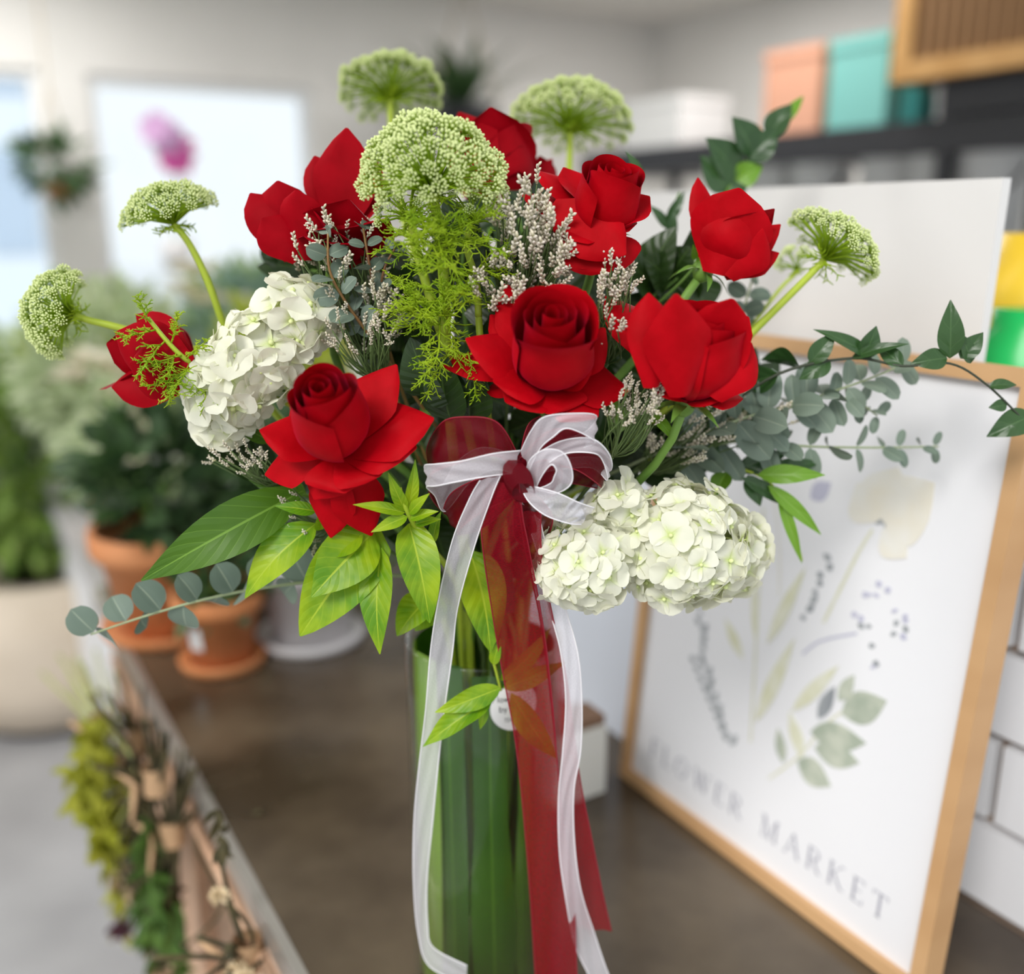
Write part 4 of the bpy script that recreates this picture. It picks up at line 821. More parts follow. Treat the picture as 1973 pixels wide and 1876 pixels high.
def umbel(label, hub, ax, Rpx, thmax, n, urad, stem, seed, sq=1.0, stems=None, fronds=(), frm=None, rad=.0026):
    rng = random.Random(seed); H = P(*hub); k = mpp(hub[2], hub[1]); Rr = Rpx*k; ax = cdir(*ax); e1 = perp(ax); e2 = ax.cross(e1)
    t = thing('green_umbel', label, 'umbel flower', H, 'green umbels in the bouquet'); mb = MB()
    for i in range(n):
        f = (i+.5)/n; th = math.acos(1-(1-math.cos(thmax))*f); a = i*2.39996+rng.gauss(0, .06); rd = (e1*math.cos(a)+e2*math.sin(a)); d = (rd*math.sin(th)+ax*math.cos(th)*sq); ln = Rr*rng.uniform(.93, 1.05); q = H+d*ln
        mb.tube([H, H+(d*.45+ax*.10)*ln, q], .0007, .0005, 4); nn = (rd*math.sin(th)+ax*math.cos(th)).normalized(); s = urad*k*rng.uniform(.85, 1.15)*(1.12-.3*f); x = perp(nn); y = nn.cross(x); p = q-H
        obj('umbellet', UMS[rng.randrange(3)], t, Matrix(((x.x*s, y.x*s, nn.x*s, p.x), (x.y*s, y.y*s, nn.y*s, p.y), (x.z*s, y.z*s, nn.z*s, p.z), (0, 0, 0, 1))))
    part('rays', mb, UMBG, t)
    for i in range(8):
        a = i*PI/4; rd = (e1*math.cos(a)+e2*math.sin(a)); mb2 = MB(); frond(mb2, H, (rd-ax*.35).normalized(), Rr*.42, rng, 1, .0006, 2)
        part('bract', mb2, LIMEF, t)
    if stem:
        pts = [H]+[P(*s) for s in stem]; mb = MB(); mb.tube(crom(pts, 5), rad*.85, rad, 8); part('stem', mb, LIME, t)
        mb = MB(); d = (pts[-1]-pts[-2]).normalized(); mb.tube(stempath(pts[-1], d, rng), rad, rad, 8); part('lower_stem', mb, LIME, t)
    for (bx, by, bY, dx, dy, dt, L) in fronds:
        mb = MB(); frond(mb, P(bx, by, bY), cdir(dx, dy, dt), L*k, rng); part('feathery_leaf', mb, LIMEF, t)
    return t
rng = random.Random(31); fr = []
for k in range(30):
    y = rng.uniform(420, 690); x = 858+rng.gauss(0, 14); a = rng.uniform(0, 2*PI); fr.append((x, y, .582, math.cos(a), math.sin(a)*.6+(.25 if y < 560 else -.2), rng.uniform(-.1, .7), rng.uniform(75, 125)))
umbel('largest lime green umbel at the front top of the bouquet', (834, 372, .595), (0, 1, .32), 128, 1.62, 112, 20, [(845, 440, .595), (855, 540, .59), (858, 645, .59)], 1, sq=1.0, fronds=fr, rad=.0034)
umbel('small lime umbel peeping below the largest umbel on the left', (792, 425, .60), (-.45, 1, .4), 62, 1.3, 16, 15, [(800, 470, .60), (822, 550, .595), (848, 635, .595)], 11, fronds=[(830, 560, .59, -1, .2, .3, 80), (845, 620, .585, -1, -.3, .4, 90), (840, 600, .585, -.8, .5, .4, 80)], rad=.003)
umbel('small lime umbel peeping below the largest umbel on the right', (905, 430, .605), (.5, 1, .2), 60, 1.3, 14, 14, [(900, 480, .605), (918, 540, .60), (922, 610, .60)], 12, fronds=[(915, 520, .60, 1, .3, .2, 80), (920, 560, .60, 1, -.2, .2, 80)], rad=.0022)
umbel('green umbel at the top left seen from below', (752, 192, .84), (-.05, 1, -.22), 96, 1.35, 70, 16, [(752, 215, .84), (754, 260, .83)], 2, sq=.62)
umbel('green umbel at the top right of the bouquet', (1099, 255, .82), (.06, 1, -.05), 108, 1.5, 80, 16, [(1098, 290, .82), (1096, 340, .81)], 3, sq=.72)
umbel('green umbel tilted at the left above the upper hydrangea', (335, 432, .67), (-.25, 1, .35), 86, 1.3, 62, 15, [(365, 470, .67), (400, 540, .67), (435, 640, .67)], 4, sq=.75)
umbel('round green umbel farthest left beside the leftmost rose', (142, 608, .645), (-1, .25, .35), 80, 1.5, 76, 15, [(175, 618, .645), (225, 630, .645), (330, 660, .65)], 5, sq=.95)
umbel('pale green umbel farthest right on a long slanting stem', (1588, 500, .665), (.62, .80, .12), 100, 1.25, 64, 15, [(1570, 520, .665), (1500, 590, .66), (1440, 650, .66)], 6, sq=.7)
umbel('dill like umbel bud beside the half open rose at the right', (1535, 520, .74), (-.3, 1, .1), 36, 1.3, 9, 12, [(1530, 530, .74), (1500, 560, .735), (1440, 640, .72)], 13, rad=.0015)
# feathery foliage by the leftmost rose
t = thing('feathery_sprig', 'feathery dill like sprig over the leftmost rose', 'foliage', P(390, 700, .63)); rng = random.Random(8); mb = MB(); mb.tube(crom([P(285, 612, .59), P(320, 655, .588), P(355, 690, .59), P(400, 720, .60)], 5)+stempath(P(400, 720, .60), cdir(1, -.3, -.3), rng)[1:], .0012, .0022, 6); part('stem', mb, LIME, t)
for (x, y, dx, dy, L) in ((290, 620, -.4, .5, 50), (300, 635, -.8, -.3, 60), (320, 655, -.6, -.8, 75), (340, 680, -.5, -1, 80), (350, 685, -.9, -.5, 70), (365, 700, -.3, -1, 90), (375, 705, -.8, -.7, 85), (385, 712, .2, -1, 70), (330, 660, .4, .8, 50), (360, 690, .5, .7, 50)):
    mb = MB(); frond(mb, P(x, y, .588), cdir(dx, dy, .4), L*mpp(.63), rng); part('feathery_leaf', mb, LIMEF, t)

# ---- statice sprigs
def spike(seed):
    rng = random.Random(seed); mb = MB(); mb.tube([V((0, 0, -.3)), V((0, 0, 1))], .018, .01, 4, 1)
    for i in range(len(mb.v)): mb.col[i] = (.10, .15, .05)
    for i in range(11):
        z = .05+.95*i/10; a = i*2.4; d = V((math.cos(a), math.sin(a), 1.1)).normalized(); k0 = len(mb.v); mb.ball(V((0, 0, z))+d*.12, .085, 1.9, d, 5, 3, 0); w0 = rng.random()
        for j in range(k0, len(mb.v)):
            q = (mb.v[j]-V((0, 0, z))).dot(d)/.2; c = min(1, max(0, q*2.2)); mb.col[j] = (.24+.62*c, .24+.55*c, .12+.58*c-.08*w0)
    return mb.mesh('flower_spike', [LIMW, LIMW])
SPK = [spike(k) for k in range(4)]
def statice(label, base, ells, L, seed, stalkm=None):
    rng = random.Random(seed); B = P(*base); t = thing('statice_sprig', label, 'statice', B, 'white statice sprigs'); mb = MB(); k = mpp(base[2], base[1])
    for (cx, cy, rx, ry, Y, n) in ells:
        for i in range(n):
            a = rng.uniform(0, 2*PI); q = math.sqrt(rng.random()); p = P(cx+rx*q*math.cos(a), cy+ry*q*math.sin(a), Y+rng.uniform(-.02, .02)); d = ((p-B).normalized()+UP*.2+V((rng.gauss(0, .42), rng.gauss(0, .3), rng.gauss(0, .35)))).normalized()
            mb.tube(crom([B, (B+p)*.5-UP*.006+V((rng.gauss(0, .004), 0, 0)), p], 3), .0006, .0004, 4); s = L*k*rng.uniform(.7, 1.2); x = perp(d); y = d.cross(x); o = p-B
            obj('flower_spike', SPK[rng.randrange(4)], t, Matrix(((x.x*s, y.x*s, d.x*s, o.x), (x.y*s, y.y*s, d.y*s, o.y), (x.z*s, y.z*s, d.z*s, o.z), (0, 0, 0, 1))))
    mb.tube(stempath(B, (NECK-B).normalized(), rng), .0012, .0015, 6); part('stalks', mb, LIMG, t)
statice('large white statice sprig between the big umbel and the centre rose', (985, 640, .64), [(1010, 430, 55, 90, .60, 46), (1035, 520, 60, 60, .60, 46), (965, 560, 45, 55, .59, 34), (1075, 480, 30, 50, .60, 16)], 34, 1)
statice('white statice sprig behind the small eucalyptus twigs at the left', (720, 690, .63), [(650, 470, 60, 45, .625, 30), (690, 560, 55, 70, .62, 44), (740, 600, 30, 70, .61, 24), (600, 500, 40, 30, .63, 14)], 28, 2)
statice('thin white statice sprig between the left rose and the feathery leaves', (730, 730, .61), [(690, 650, 55, 45, .60, 26), (740, 620, 25, 60, .60, 18)], 24, 3)
statice('white statice sprig between the centre and right roses', (1170, 700, .62), [(1190, 540, 35, 40, .60, 20), (1165, 600, 22, 60, .59, 20), (1185, 640, 14, 20, .57, 6)], 30, 4)
statice('short white statice sprig just right of the bow', (1180, 880, .575), [(1230, 770, 40, 30, .56, 22), (1200, 800, 40, 40, .56, 18), (1250, 800, 25, 25, .56, 10)], 24, 5)
statice('dusky statice sprig under the long eucalyptus branch', (1230, 900, .64), [(1350, 830, 80, 30, .64, 34), (1300, 870, 60, 30, .63, 24), (1470, 800, 70, 30, .66, 18)], 26, 6)
statice('white statice sprig lying on the dark leaf at the left', (545, 925, .60), [(460, 885, 55, 28, .595, 22), (500, 905, 30, 20, .59, 10)], 20, 7)
statice('little statice sprig between the yellow green leaves at the left', (650, 1000, .61), [(565, 975, 25, 40, .60, 14), (600, 1030, 30, 20, .60, 10)], 18, 8)

# ---- leafy stems
CAMN = cdir(0, .25, 1)
def leafstem(name, label, cat, path, leaves, lm, sm, seed, r=.0014, group=None, down=True, prof='lance', fold=.25, wav=0, bend=.08, nv=12, curl=0, jit=.25):
    rng = random.Random(seed); pts = crom([P(*p) for p in path], 6); t = thing(name, label, cat, pts[-1], group); mb = MB()
    full = pts + (stempath(pts[-1], (pts[-1]-pts[-3]).normalized(), rng)[1:] if down else [])
    mb.tube(full, r*.6, r, 6); part('stem', mb, sm, t)
    for l in leaves:
        bx, by, bY, tx, ty, tY, hw = l[:7]; kw = l[7] if len(l) > 7 else {}; m = kw.get('m', lm); nr = kw.get('n', (CAMN+V((rng.gauss(0, jit), rng.gauss(0, jit*.4), rng.gauss(0, jit)))).normalized())
        mb = MB(); leafmesh(mb, P(bx, by, bY), P(tx, ty, tY), nr, hw*mpp(bY, by), bend=kw.get('bend', bend), fold=kw.get('fold', fold), prof=kw.get('prof', prof), wav=kw.get('wav', wav), rng=rng, nv=nv, curl=kw.get('curl', curl)); part('leaf', mb, m, t)
    return t
# big mid green leaf on the left
leafstem('leafy_stem', 'broad mid green leaf reaching out to the lower left', 'leaf', [(560, 950, .60), (620, 960, .61), (700, 980, .63)], [(585, 945, .60, 272, 1118, .57, 52, dict(bend=.20, fold=.18, m=LEAF_MID)), (590, 950, .605, 480, 925, .60, 26, dict(m=LEAF_MID))], LEAF_MID, STEMG, 1, .002)
leafstem('leafy_stem', 'dark oval leaf under the white hydrangea at the left', 'leaf', [(520, 905, .62), (600, 920, .63)], [(530, 912, .62, 385, 850, .61, 42, dict(prof='ovate', m=LEAF_DARK)), (520, 850, .61, 440, 815, .60, 20, dict(m=LEAF_MID))], LEAF_DARK, STEMG, 2, .0015)
LL = dict(prof='lance')
leafstem('leafy_stem', 'yellow green leafy stem with large drooping leaves at the lower left', 'leaf', [(790, 985, .57), (815, 1020, .575), (830, 1100, .59)], [
    (610, 1008, .585, 472, 1152, .57, 44, dict(bend=.12)), (730, 1015, .585, 578, 1225, .565, 66, dict(prof='ovate', wav=.12)), (720, 1025, .58, 600, 1150, .555, 58, dict(wav=.1)), (735, 1055, .575, 732, 1260, .555, 36, dict(bend=.1)), (788, 1008, .565, 828, 1200, .548, 40, dict(bend=.14, prof='ovate')),
    (830, 1150, .59, 765, 1225, .575, 38, dict(prof='ovate')), (700, 1030, .575, 620, 1075, .57, 36)], LEAF_LIME, LIME, 3, .0022)
leafstem('leafy_stem', 'young lime shoot with small leaves under the front left rose', 'leaf', [(770, 940, .55), (785, 985, .555), (810, 1030, .57), (835, 1060, .58)], [
    (782, 985, .555, 748, 910, .545, 14), (785, 985, .555, 800, 885, .55, 14), (788, 990, .555, 828, 950, .548, 12), (780, 988, .555, 680, 972, .545, 13), (785, 995, .555, 715, 1025, .545, 14), (790, 1000, .555, 845, 985, .55, 12), (800, 1010, .56, 850, 1000, .555, 11), (835, 1045, .57, 850, 985, .57, 14), (610, 985, .575, 530, 975, .57, 15), (620, 1020, .575, 615, 985, .57, 18)], LEAF_LIME, LIME, 4, .0022)
leafstem('leafy_stem', 'lime leaf hanging over the vase rim behind the white ribbon', 'leaf', [(905, 1060, .59), (900, 1040, .60), (905, 1000, .62)], [(905, 1060, .590, 945, 1255, .572, 48, dict(prof='ovate', bend=.1)), (850, 1150, .60, 800, 1215, .59, 30, dict(prof='ovate'))], LEAF_LIME, LIME, 5, .002)
leafstem('leafy_stem', 'small lime twig trailing over the vase beside the round label', 'leaf', [(965, 1330, .588), (955, 1290, .588), (945, 1250, .590), (940, 1180, .605)], [
    (965, 1325, .575, 838, 1372, .565, 24, dict(wav=.2)), (950, 1345, .574, 815, 1438, .564, 26, dict(wav=.3, fold=.5)), (935, 1360, .574, 925, 1405, .570, 10), (970, 1325, .592, 1090, 1275, .592, 20), (985, 1335, .592, 1075, 1462, .592, 28), (965, 1310, .592, 1060, 1210, .592, 22), (950, 1280, .578, 965, 1230, .575, 12)], LEAF_LIME, LIME, 6, .0014)
# eucalyptus
def euc(label, path, n, hw0, hw1, seed, down=True, asp=.85, r=.0013, spread=1.0, sm=None, alt=False, start=.04):
    rng = random.Random(seed); pts = crom([P(*p) for p in path], 8); t = thing('eucalyptus_branch', label, 'eucalyptus', pts[-1], 'eucalyptus branches'); mb = MB()
    mb.tube(pts+(stempath(pts[-1], (pts[-1]-pts[-3]).normalized(), rng)[1:] if down else []), r*.5, r, 6); part('stem', mb, sm or EUCST, t)
    for i in range(n):
        f = start+(1-start)*i/(n-1) if n > 1 else .5; q = pts[min(int(f*(len(pts)-1)), len(pts)-2)]; d = (pts[min(int(f*(len(pts)-1))+1, len(pts)-1)]-q).normalized(); ang0 = rng.uniform(-.5, .5)+(PI/2 if i % 2 else 0)
        pr = (UP-d*UP.dot(d)).normalized(); pb = d.cross(pr)
        for sg in ((-1, 1) if not alt else ((-1,) if i % 2 else (1,))):
            side = (pr*math.cos(ang0*.7)+pb*math.sin(ang0*.7))*sg; dr = (side-d*.35).normalized(); hw = (hw0+(hw1-hw0)*f)*rng.uniform(.85, 1.15)*mpp(path[0][2], path[0][1])
            mb = MB(); B = q+side*.001; leafmesh(mb, B, B+dr*hw*2*spread, (CAMN+V((rng.gauss(0, .45), 0, rng.gauss(0, .45)))).normalized(), hw*asp, bend=.06, fold=.12, prof='round', nv=9); part('leaf', mb, LEAF_EUC, t)
euc('long eucalyptus branch with paired round leaves reaching right', [(1745, 700, .66), (1660, 735, .655), (1540, 775, .65), (1420, 810, .64), (1300, 860, .64)], 14, 22, 46, 1, asp=.62)
euc('lower eucalyptus branch with small leaves reaching farthest right', [(1808, 860, .67), (1700, 862, .66), (1560, 860, .65), (1420, 850, .65), (1300, 880, .65)], 13, 14, 42, 2, asp=.5)
euc('short eucalyptus sprig below the middle of the long branch', [(1690, 800, .66), (1640, 770, .655), (1560, 770, .65), (1450, 820, .65)], 9, 16, 34, 3, asp=.55, down=False)
euc('small eucalyptus tip standing beside the half open rose', [(1455, 520, .72), (1440, 570, .72), (1425, 625, .71)], 5, 14, 26, 4, asp=.8)
euc('eucalyptus twig with round leaves trailing to the lower left', [(175, 1222, .60), (270, 1190, .60), (380, 1158, .60), (490, 1135, .61), (600, 1120, .62)], 13, 28, 38, 5, asp=.95, alt=True)
euc('red stemmed eucalyptus twig above the upper hydrangea', [(632, 450, .60), (635, 520, .60), (665, 580, .605), (700, 630, .61)], 6, 18, 28, 6, asp=.75, sm=BROWNST)
euc('slender eucalyptus twig between the left statice and the feathery leaves', [(700, 440, .605), (710, 500, .605), (725, 580, .61), (740, 640, .62)], 6, 16, 26, 7, asp=.75, sm=BROWNST)
euc('tiny eucalyptus twig beside the stems of the largest umbel', [(760, 480, .61), (740, 520, .61), (732, 580, .615), (738, 640, .62)], 5, 15, 24, 8, asp=.75, sm=BROWNST)
# ruscus
leafstem('ruscus_branch', 'dark ruscus branch with pointed leaves reaching to the right edge', 'ruscus', [(1973, 810, 0.620), (1900, 740, 0.620), (1830, 700, 0.620), (1740, 705, 0.620), (1640, 690, 0.635), (1500, 720, 0.635), (1380, 800, 0.660)], [
    (1830, 690, 0.620, 1832, 578, 0.620, 26), (1825, 690, 0.620, 1755, 700, 0.620, 23), (1850, 690, 0.620, 1895, 640, 0.620, 21), (1870, 700, 0.620, 1850, 640, 0.620, 16), (1990, 800, 0.620, 1902, 840, 0.620, 29), (1940, 780, 0.620, 1905, 785, 0.620, 13), (1660, 690, 0.635, 1690, 628, 0.635, 23), (1680, 690, 0.635, 1570, 632, 0.635, 16), (1640, 690, 0.635, 1750, 660, 0.620, 13), (1740, 705, 0.620, 1690, 665, 0.635, 18), (1560, 700, 0.635, 1610, 640, 0.635, 21), (1540, 705, 0.635, 1470, 690, 0.675, 29), (1600, 695, 0.635, 1540, 730, 0.635, 23), (1905, 745, 0.620, 1960, 740, 0.620, 13), (1500, 720, 0.635, 1430, 740, 0.670, 29)], LEAF_RUSC, mat('dark_stem', (.04, .05, .03), .5), 11, .0012, 'ruscus branches', curl=.05)
leafstem('ruscus_branch', 'ruscus branch with light green leaves drooping beside the lower hydrangea', 'ruscus', [(1545, 1080, .64), (1530, 1020, .64), (1500, 950, .64), (1460, 915, .645), (1380, 890, .65)], [
    (1460, 915, .64, 1590, 915, .63, 20, dict(m=LEAF_RUSL)), (1480, 935, .64, 1582, 1030, .635, 16, dict(m=LEAF_RUSL)), (1500, 950, .64, 1545, 1085, .635, 12, dict(m=LEAF_RUSL)), (1440, 915, .645, 1465, 975, .64, 20), (1470, 915, .645, 1580, 890, .65, 20), (1420, 905, .65, 1520, 870, .65, 22), (1400, 910, .64, 1375, 960, .63, 22, dict(m=LEAF_MID)), (1430, 920, .64, 1530, 980, .65, 16), (1400, 890, .65, 1330, 870, .64, 24)], LEAF_RUSC, LIME, 12, .0012, 'ruscus branches')
leafstem('ruscus_branch', 'leafy ruscus tip pointing up behind the half open rose', 'ruscus', [(1540, 190, .84), (1490, 250, .83), (1430, 320, .82), (1385, 400, .80), (1340, 500, .78)], [
    (1500, 245, .83, 1548, 185, .84, 13, dict(m=LEAF_RUSL)), (1480, 265, .83, 1525, 200, .83, 26), (1450, 300, .82, 1410, 225, .82, 38), (1440, 310, .82, 1500, 250, .82, 32), (1420, 340, .82, 1360, 265, .81, 38), (1410, 350, .82, 1470, 320, .82, 26, dict(m=LEAF_RUSL)), (1400, 370, .81, 1350, 300, .81, 38), (1395, 380, .81, 1440, 360, .81, 26)], LEAF_RUSC, STEMG, 13, .0014, 'ruscus branches')
leafstem('ruscus_branch', 'short ruscus tip between the two upper right roses', 'ruscus', [(1310, 370, .76), (1290, 420, .76), (1290, 480, .75), (1270, 560, .73)], [(1285, 430, .76, 1320, 368, .76, 12), (1285, 440, .76, 1250, 395, .76, 12), (1290, 470, .75, 1300, 400, .75, 12), (1270, 560, .73, 1250, 500, .73, 26)], LEAF_RUSC, STEMG, 14, .0012, 'ruscus branches')
# dark foliage filling the heart of the bouquet
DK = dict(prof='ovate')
fill = [('dark rose foliage between the upper right rose and the half open rose', [(1340, 510, .70), (1260, 570, .69), (1150, 650, .69)], [(1290, 540, .70, 1330, 475, .69, 40), (1270, 560, .70, 1190, 500, .69, 46), (1240, 580, .69, 1320, 580, .69, 40), (1200, 600, .69, 1100, 530, .69, 48), (1180, 630, .69, 1250, 590, .68, 40), (1150, 640, .69, 1080, 600, .69, 46), (1230, 590, .71, 1280, 640, .70, 50)]),
    ('dark foliage under the largest umbel behind the left rose', [(760, 560, .68), (780, 680, .68), (830, 800, .67)], [(765, 580, .68, 690, 520, .68, 44), (775, 640, .68, 700, 640, .67, 46), (780, 660, .68, 860, 580, .68, 44), (790, 700, .67, 720, 740, .66, 44), (800, 740, .67, 900, 690, .67, 50), (810, 770, .66, 770, 700, .65, 40), (820, 790, .66, 880, 860, .65, 46), (760, 570, .69, 640, 580, .69, 46), (810, 780, .64, 876, 775, .62, 24, dict(m=LEAF_MID)), (700, 690, .66, 760, 660, .65, 26)]),
    ('dark foliage between the bow and the right rose', [(1150, 700, .68), (1190, 800, .67), (1120, 900, .66)], [(1190, 790, .67, 1260, 740, .66, 46), (1185, 810, .67, 1290, 820, .66, 46), (1180, 840, .67, 1280, 890, .66, 48), (1170, 860, .66, 1120, 800, .65, 46), (1150, 880, .66, 1230, 930, .65, 44), (1170, 780, .68, 1100, 720, .67, 46), (1150, 880, .66, 1050, 850, .66, 50), (1210, 800, .68, 1340, 770, .67, 46), (1230, 880, .67, 1370, 900, .66, 44), (1200, 830, .60, 1170, 760, .58, 18, dict(m=LEAF_RUSL)), (1260, 800, .59, 1300, 850, .58, 10, dict(m=LEAF_RUSL))]),
    ('dark foliage behind the bow above the vase rim', [(930, 880, .68), (925, 1000, .67), (930, 1120, .66)], [(930, 900, .68, 830, 880, .67, 50), (930, 930, .68, 850, 980, .66, 52), (930, 960, .67, 1020, 920, .67, 52), (930, 990, .67, 1030, 1020, .66, 52), (925, 1020, .67, 840, 1060, .65, 50), (930, 1050, .67, 1040, 1110, .65, 48), (930, 1080, .66, 860, 1140, .64, 44), (935, 1090, .66, 990, 1180, .64, 42), (920, 900, .69, 980, 820, .68, 50), (915, 900, .69, 840, 800, .68, 50)]),
    ('dark foliage behind the front left rose', [(560, 780, .67), (650, 880, .66), (780, 980, .65)], [(600, 830, .66, 540, 900, .65, 46), (640, 870, .66, 560, 940, .65, 46), (680, 900, .66, 740, 850, .65, 50), (700, 930, .65, 640, 990, .64, 44), (740, 950, .65, 820, 900, .64, 50), (760, 970, .65, 720, 1040, .63, 44), (780, 990, .64, 850, 960, .63, 36), (770, 980, .66, 800, 1070, .64, 46), (830, 1000, .65, 860, 1090, .63, 44)]),
    ('dark foliage behind the upper left rose and statice', [(560, 510, .70), (650, 540, .70), (760, 620, .69)], [(590, 520, .70, 530, 510, .69, 20), (640, 535, .70, 580, 560, .69, 30), (670, 550, .70, 660, 470, .70, 46), (700, 570, .70, 740, 490, .69, 46), (720, 590, .69, 660, 640, .68, 46), (750, 610, .69, 830, 540, .69, 48), (630, 530, .705, 600, 470, .70, 30)]),
    ('dark foliage behind the centre rose and large statice', [(1000, 420, .70), (1020, 540, .70), (1000, 680, .68)], [(1010, 460, .70, 950, 430, .70, 46), (1015, 500, .70, 1090, 470, .70, 48), (1020, 530, .70, 950, 540, .69, 50), (1020, 560, .70, 1100, 560, .69, 50), (1010, 600, .69, 930, 640, .68, 50), (1005, 640, .69, 1090, 660, .68, 50), (1000, 660, .68, 920, 720, .67, 50), (1010, 680, .68, 1080, 760, .67, 50), (1040, 560, .69, 1190, 600, .68, 50)]),
    ('dark foliage around the lower stems of the largest umbel', [(900, 400, .67), (890, 540, .66), (905, 680, .66), (930, 830, .66)], [(890, 600, .66, 950, 560, .66, 50), (900, 650, .66, 960, 700, .66, 50), (905, 700, .66, 840, 740, .66, 50), (915, 760, .66, 990, 790, .66, 50), (920, 800, .66, 850, 830, .66, 46), (868, 810, .592, 850, 668, .588, 40), (905, 810, .592, 912, 690, .588, 38), (830, 760, .595, 790, 650, .59, 36), (880, 770, .590, 820, 700, .59, 36)]),
    ('dark foliage under the centre rose above the bow', [(1120, 620, .66), (1080, 740, .66), (1040, 840, .66)], [(1080, 740, .66, 1000, 760, .66, 50), (1080, 740, .66, 1150, 790, .66, 50), (1060, 790, .66, 980, 830, .66, 50), (1050, 820, .66, 1120, 850, .66, 50)]),
    ('dark foliage behind the right rose and the eucalyptus', [(1420, 760, .70), (1300, 800, .69), (1180, 860, .68)], [(1400, 770, .70, 1490, 720, .69, 34), (1380, 780, .70, 1440, 850, .69, 44), (1340, 790, .69, 1390, 720, .69, 46), (1320, 800, .69, 1360, 870, .68, 46), (1280, 810, .69, 1310, 740, .68, 48), (1260, 830, .69, 1300, 910, .67, 46), (1220, 850, .68, 1240, 770, .68, 46)])]
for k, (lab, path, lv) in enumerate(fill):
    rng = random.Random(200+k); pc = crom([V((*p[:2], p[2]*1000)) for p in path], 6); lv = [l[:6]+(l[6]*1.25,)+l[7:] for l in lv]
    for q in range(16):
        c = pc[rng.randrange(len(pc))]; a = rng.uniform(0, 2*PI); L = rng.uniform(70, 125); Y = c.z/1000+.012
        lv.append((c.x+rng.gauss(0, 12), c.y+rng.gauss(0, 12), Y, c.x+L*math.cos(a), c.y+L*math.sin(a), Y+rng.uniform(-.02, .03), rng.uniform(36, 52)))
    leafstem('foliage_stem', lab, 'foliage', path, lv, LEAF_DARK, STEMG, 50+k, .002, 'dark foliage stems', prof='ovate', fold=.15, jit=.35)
leafstem('leafy_stem', 'pointed sepal like leaf on the stem of the half open rose', 'leaf', [(1350, 500, .665), (1310, 545, .67), (1250, 600, .68)], [(1340, 510, .665, 1390, 465, .655, 8, dict(m=LEAF_RUSL)), (1335, 510, .665, 1375, 520, .655, 14, dict(m=LEAF_RUSL)), (1340, 500, .665, 1335, 470, .655, 8, dict(m=LEAF_RUSL))], LEAF_RUSL, STEMG, 70, .0014)
leafstem('leafy_stem', 'lime green leaf tuft beside the small hidden rose at the top', 'leaf', [(1015, 300, .77), (1020, 360, .77), (1020, 430, .76)], [(1018, 360, .765, 1010, 300, .76, 22), (1020, 360, .765, 1045, 320, .76, 18), (1240, 350, .70, 1205, 290, .70, 10, dict(m=LEAF_RUSC))], LEAF_LIME, STEMG, 71, .0015)

# ================================================================== the bow
KN = P(1000, 925, .545)
bow = thing('ribbon_bow', 'sheer burgundy and white ribbon bow tied in front of the bouquet with long tails', 'bow', KN)
def ribbon(name, secs, m, em, n=8, wr=.0006, seed=0, label=None, belly=.0):
    rng = random.Random(seed); A = crom([P(*s[0]) for s in secs], n); B = crom([P(*s[1]) for s in secs], n); ph = rng.uniform(0, 6); rows = []; mb = MB(); Lc = 0; nc = 9; prev = None
    for i, (a, b) in enumerate(zip(A, B)):
        d = (A[min(i+1, len(A)-1)]-A[max(i-1, 0)]); nn = d.cross(b-a); nn = nn.normalized() if nn.length > 1e-9 else FW; row = []
        for j in range(nc): u = j/(nc-1); row.append(a+(b-a)*u+nn*(wr*math.sin(u*9+i*.5+ph)*math.sin(PI*u)*2+belly*math.sin(PI*u)))
        rows.append(row)
    k = mb.grid(rows); tot = [0]
    for i in range(1, len(rows)): tot.append(tot[-1]+(rows[i][4]-rows[i-1][4]).length)
    for i in range(len(rows)):
        for j in range(nc): mb.uv[k+i*nc+j] = (j/(nc-1), tot[i]*25)
    o = part(name, mb, m, bow, label=label)
    for e in (A, B): mb = MB(); mb.tube(e, .00042, n=4); part('edge_thread', mb, em, o)
    return o
def S(lx, ly, rx, ry, Y, Y2=None): return ((lx, ly, Y), (rx, ry, Y if Y2 is None else Y2))
# tails
ribbon('tail', [S(1000, 985, 1042, 985, .552), S(1012, 1060, 1045, 1080, .558), S(1040, 1190, 1072, 1220, .578), S(1058, 1320, 1092, 1310, .582), S(1075, 1480, 1116, 1490, .584), S(1088, 1600, 1142, 1625, .586), S(1108, 1720, 1162, 1725, .587), S(1112, 1786, 1178, 1794, .588)], BURG_TAIL, BU_EDGE, seed=1, label='burgundy ribbon tail with a cut end')
ribbon('tail', [S(1000, 960, 1040, 1000, .556), S(1040, 1080, 1062, 1090, .565), S(1058, 1170, 1092, 1180, .576), S(1080, 1255, 1114, 1262, .572), S(1090, 1350, 1121, 1350, .573), S(1084, 1450, 1119, 1445, .573), S(1076, 1540, 1106, 1520, .574), S(1078, 1640, 1106, 1610, .574), S(1090, 1730, 1118, 1710, .574), S(1108, 1820, 1146, 1800, .582), S(1135, 1880, 1172, 1876, .580), S(1160, 1940, 1200, 1935, .578)], WHITE_OR, WH_EDGE, seed=2, label='white ribbon tail, the right one')
ribbon('tail', [S(940, 930, 1000, 930, .540), S(928, 1000, 1008, 1000, .545), S(932, 1070, 1020, 1060, .552), S(955, 1220, 1048, 1215, .572), S(975, 1330, 1064, 1350, .576), S(992, 1420, 1074, 1470, .578), S(1006, 1540, 1086, 1600, .579), S(1020, 1700, 1104, 1700, .579), S(1032, 1880, 1111, 1870, .577), S(1038, 1960, 1116, 1950, .575)], BURG_TAIL, BU_EDGE, seed=3, label='wide burgundy ribbon tail at the front')
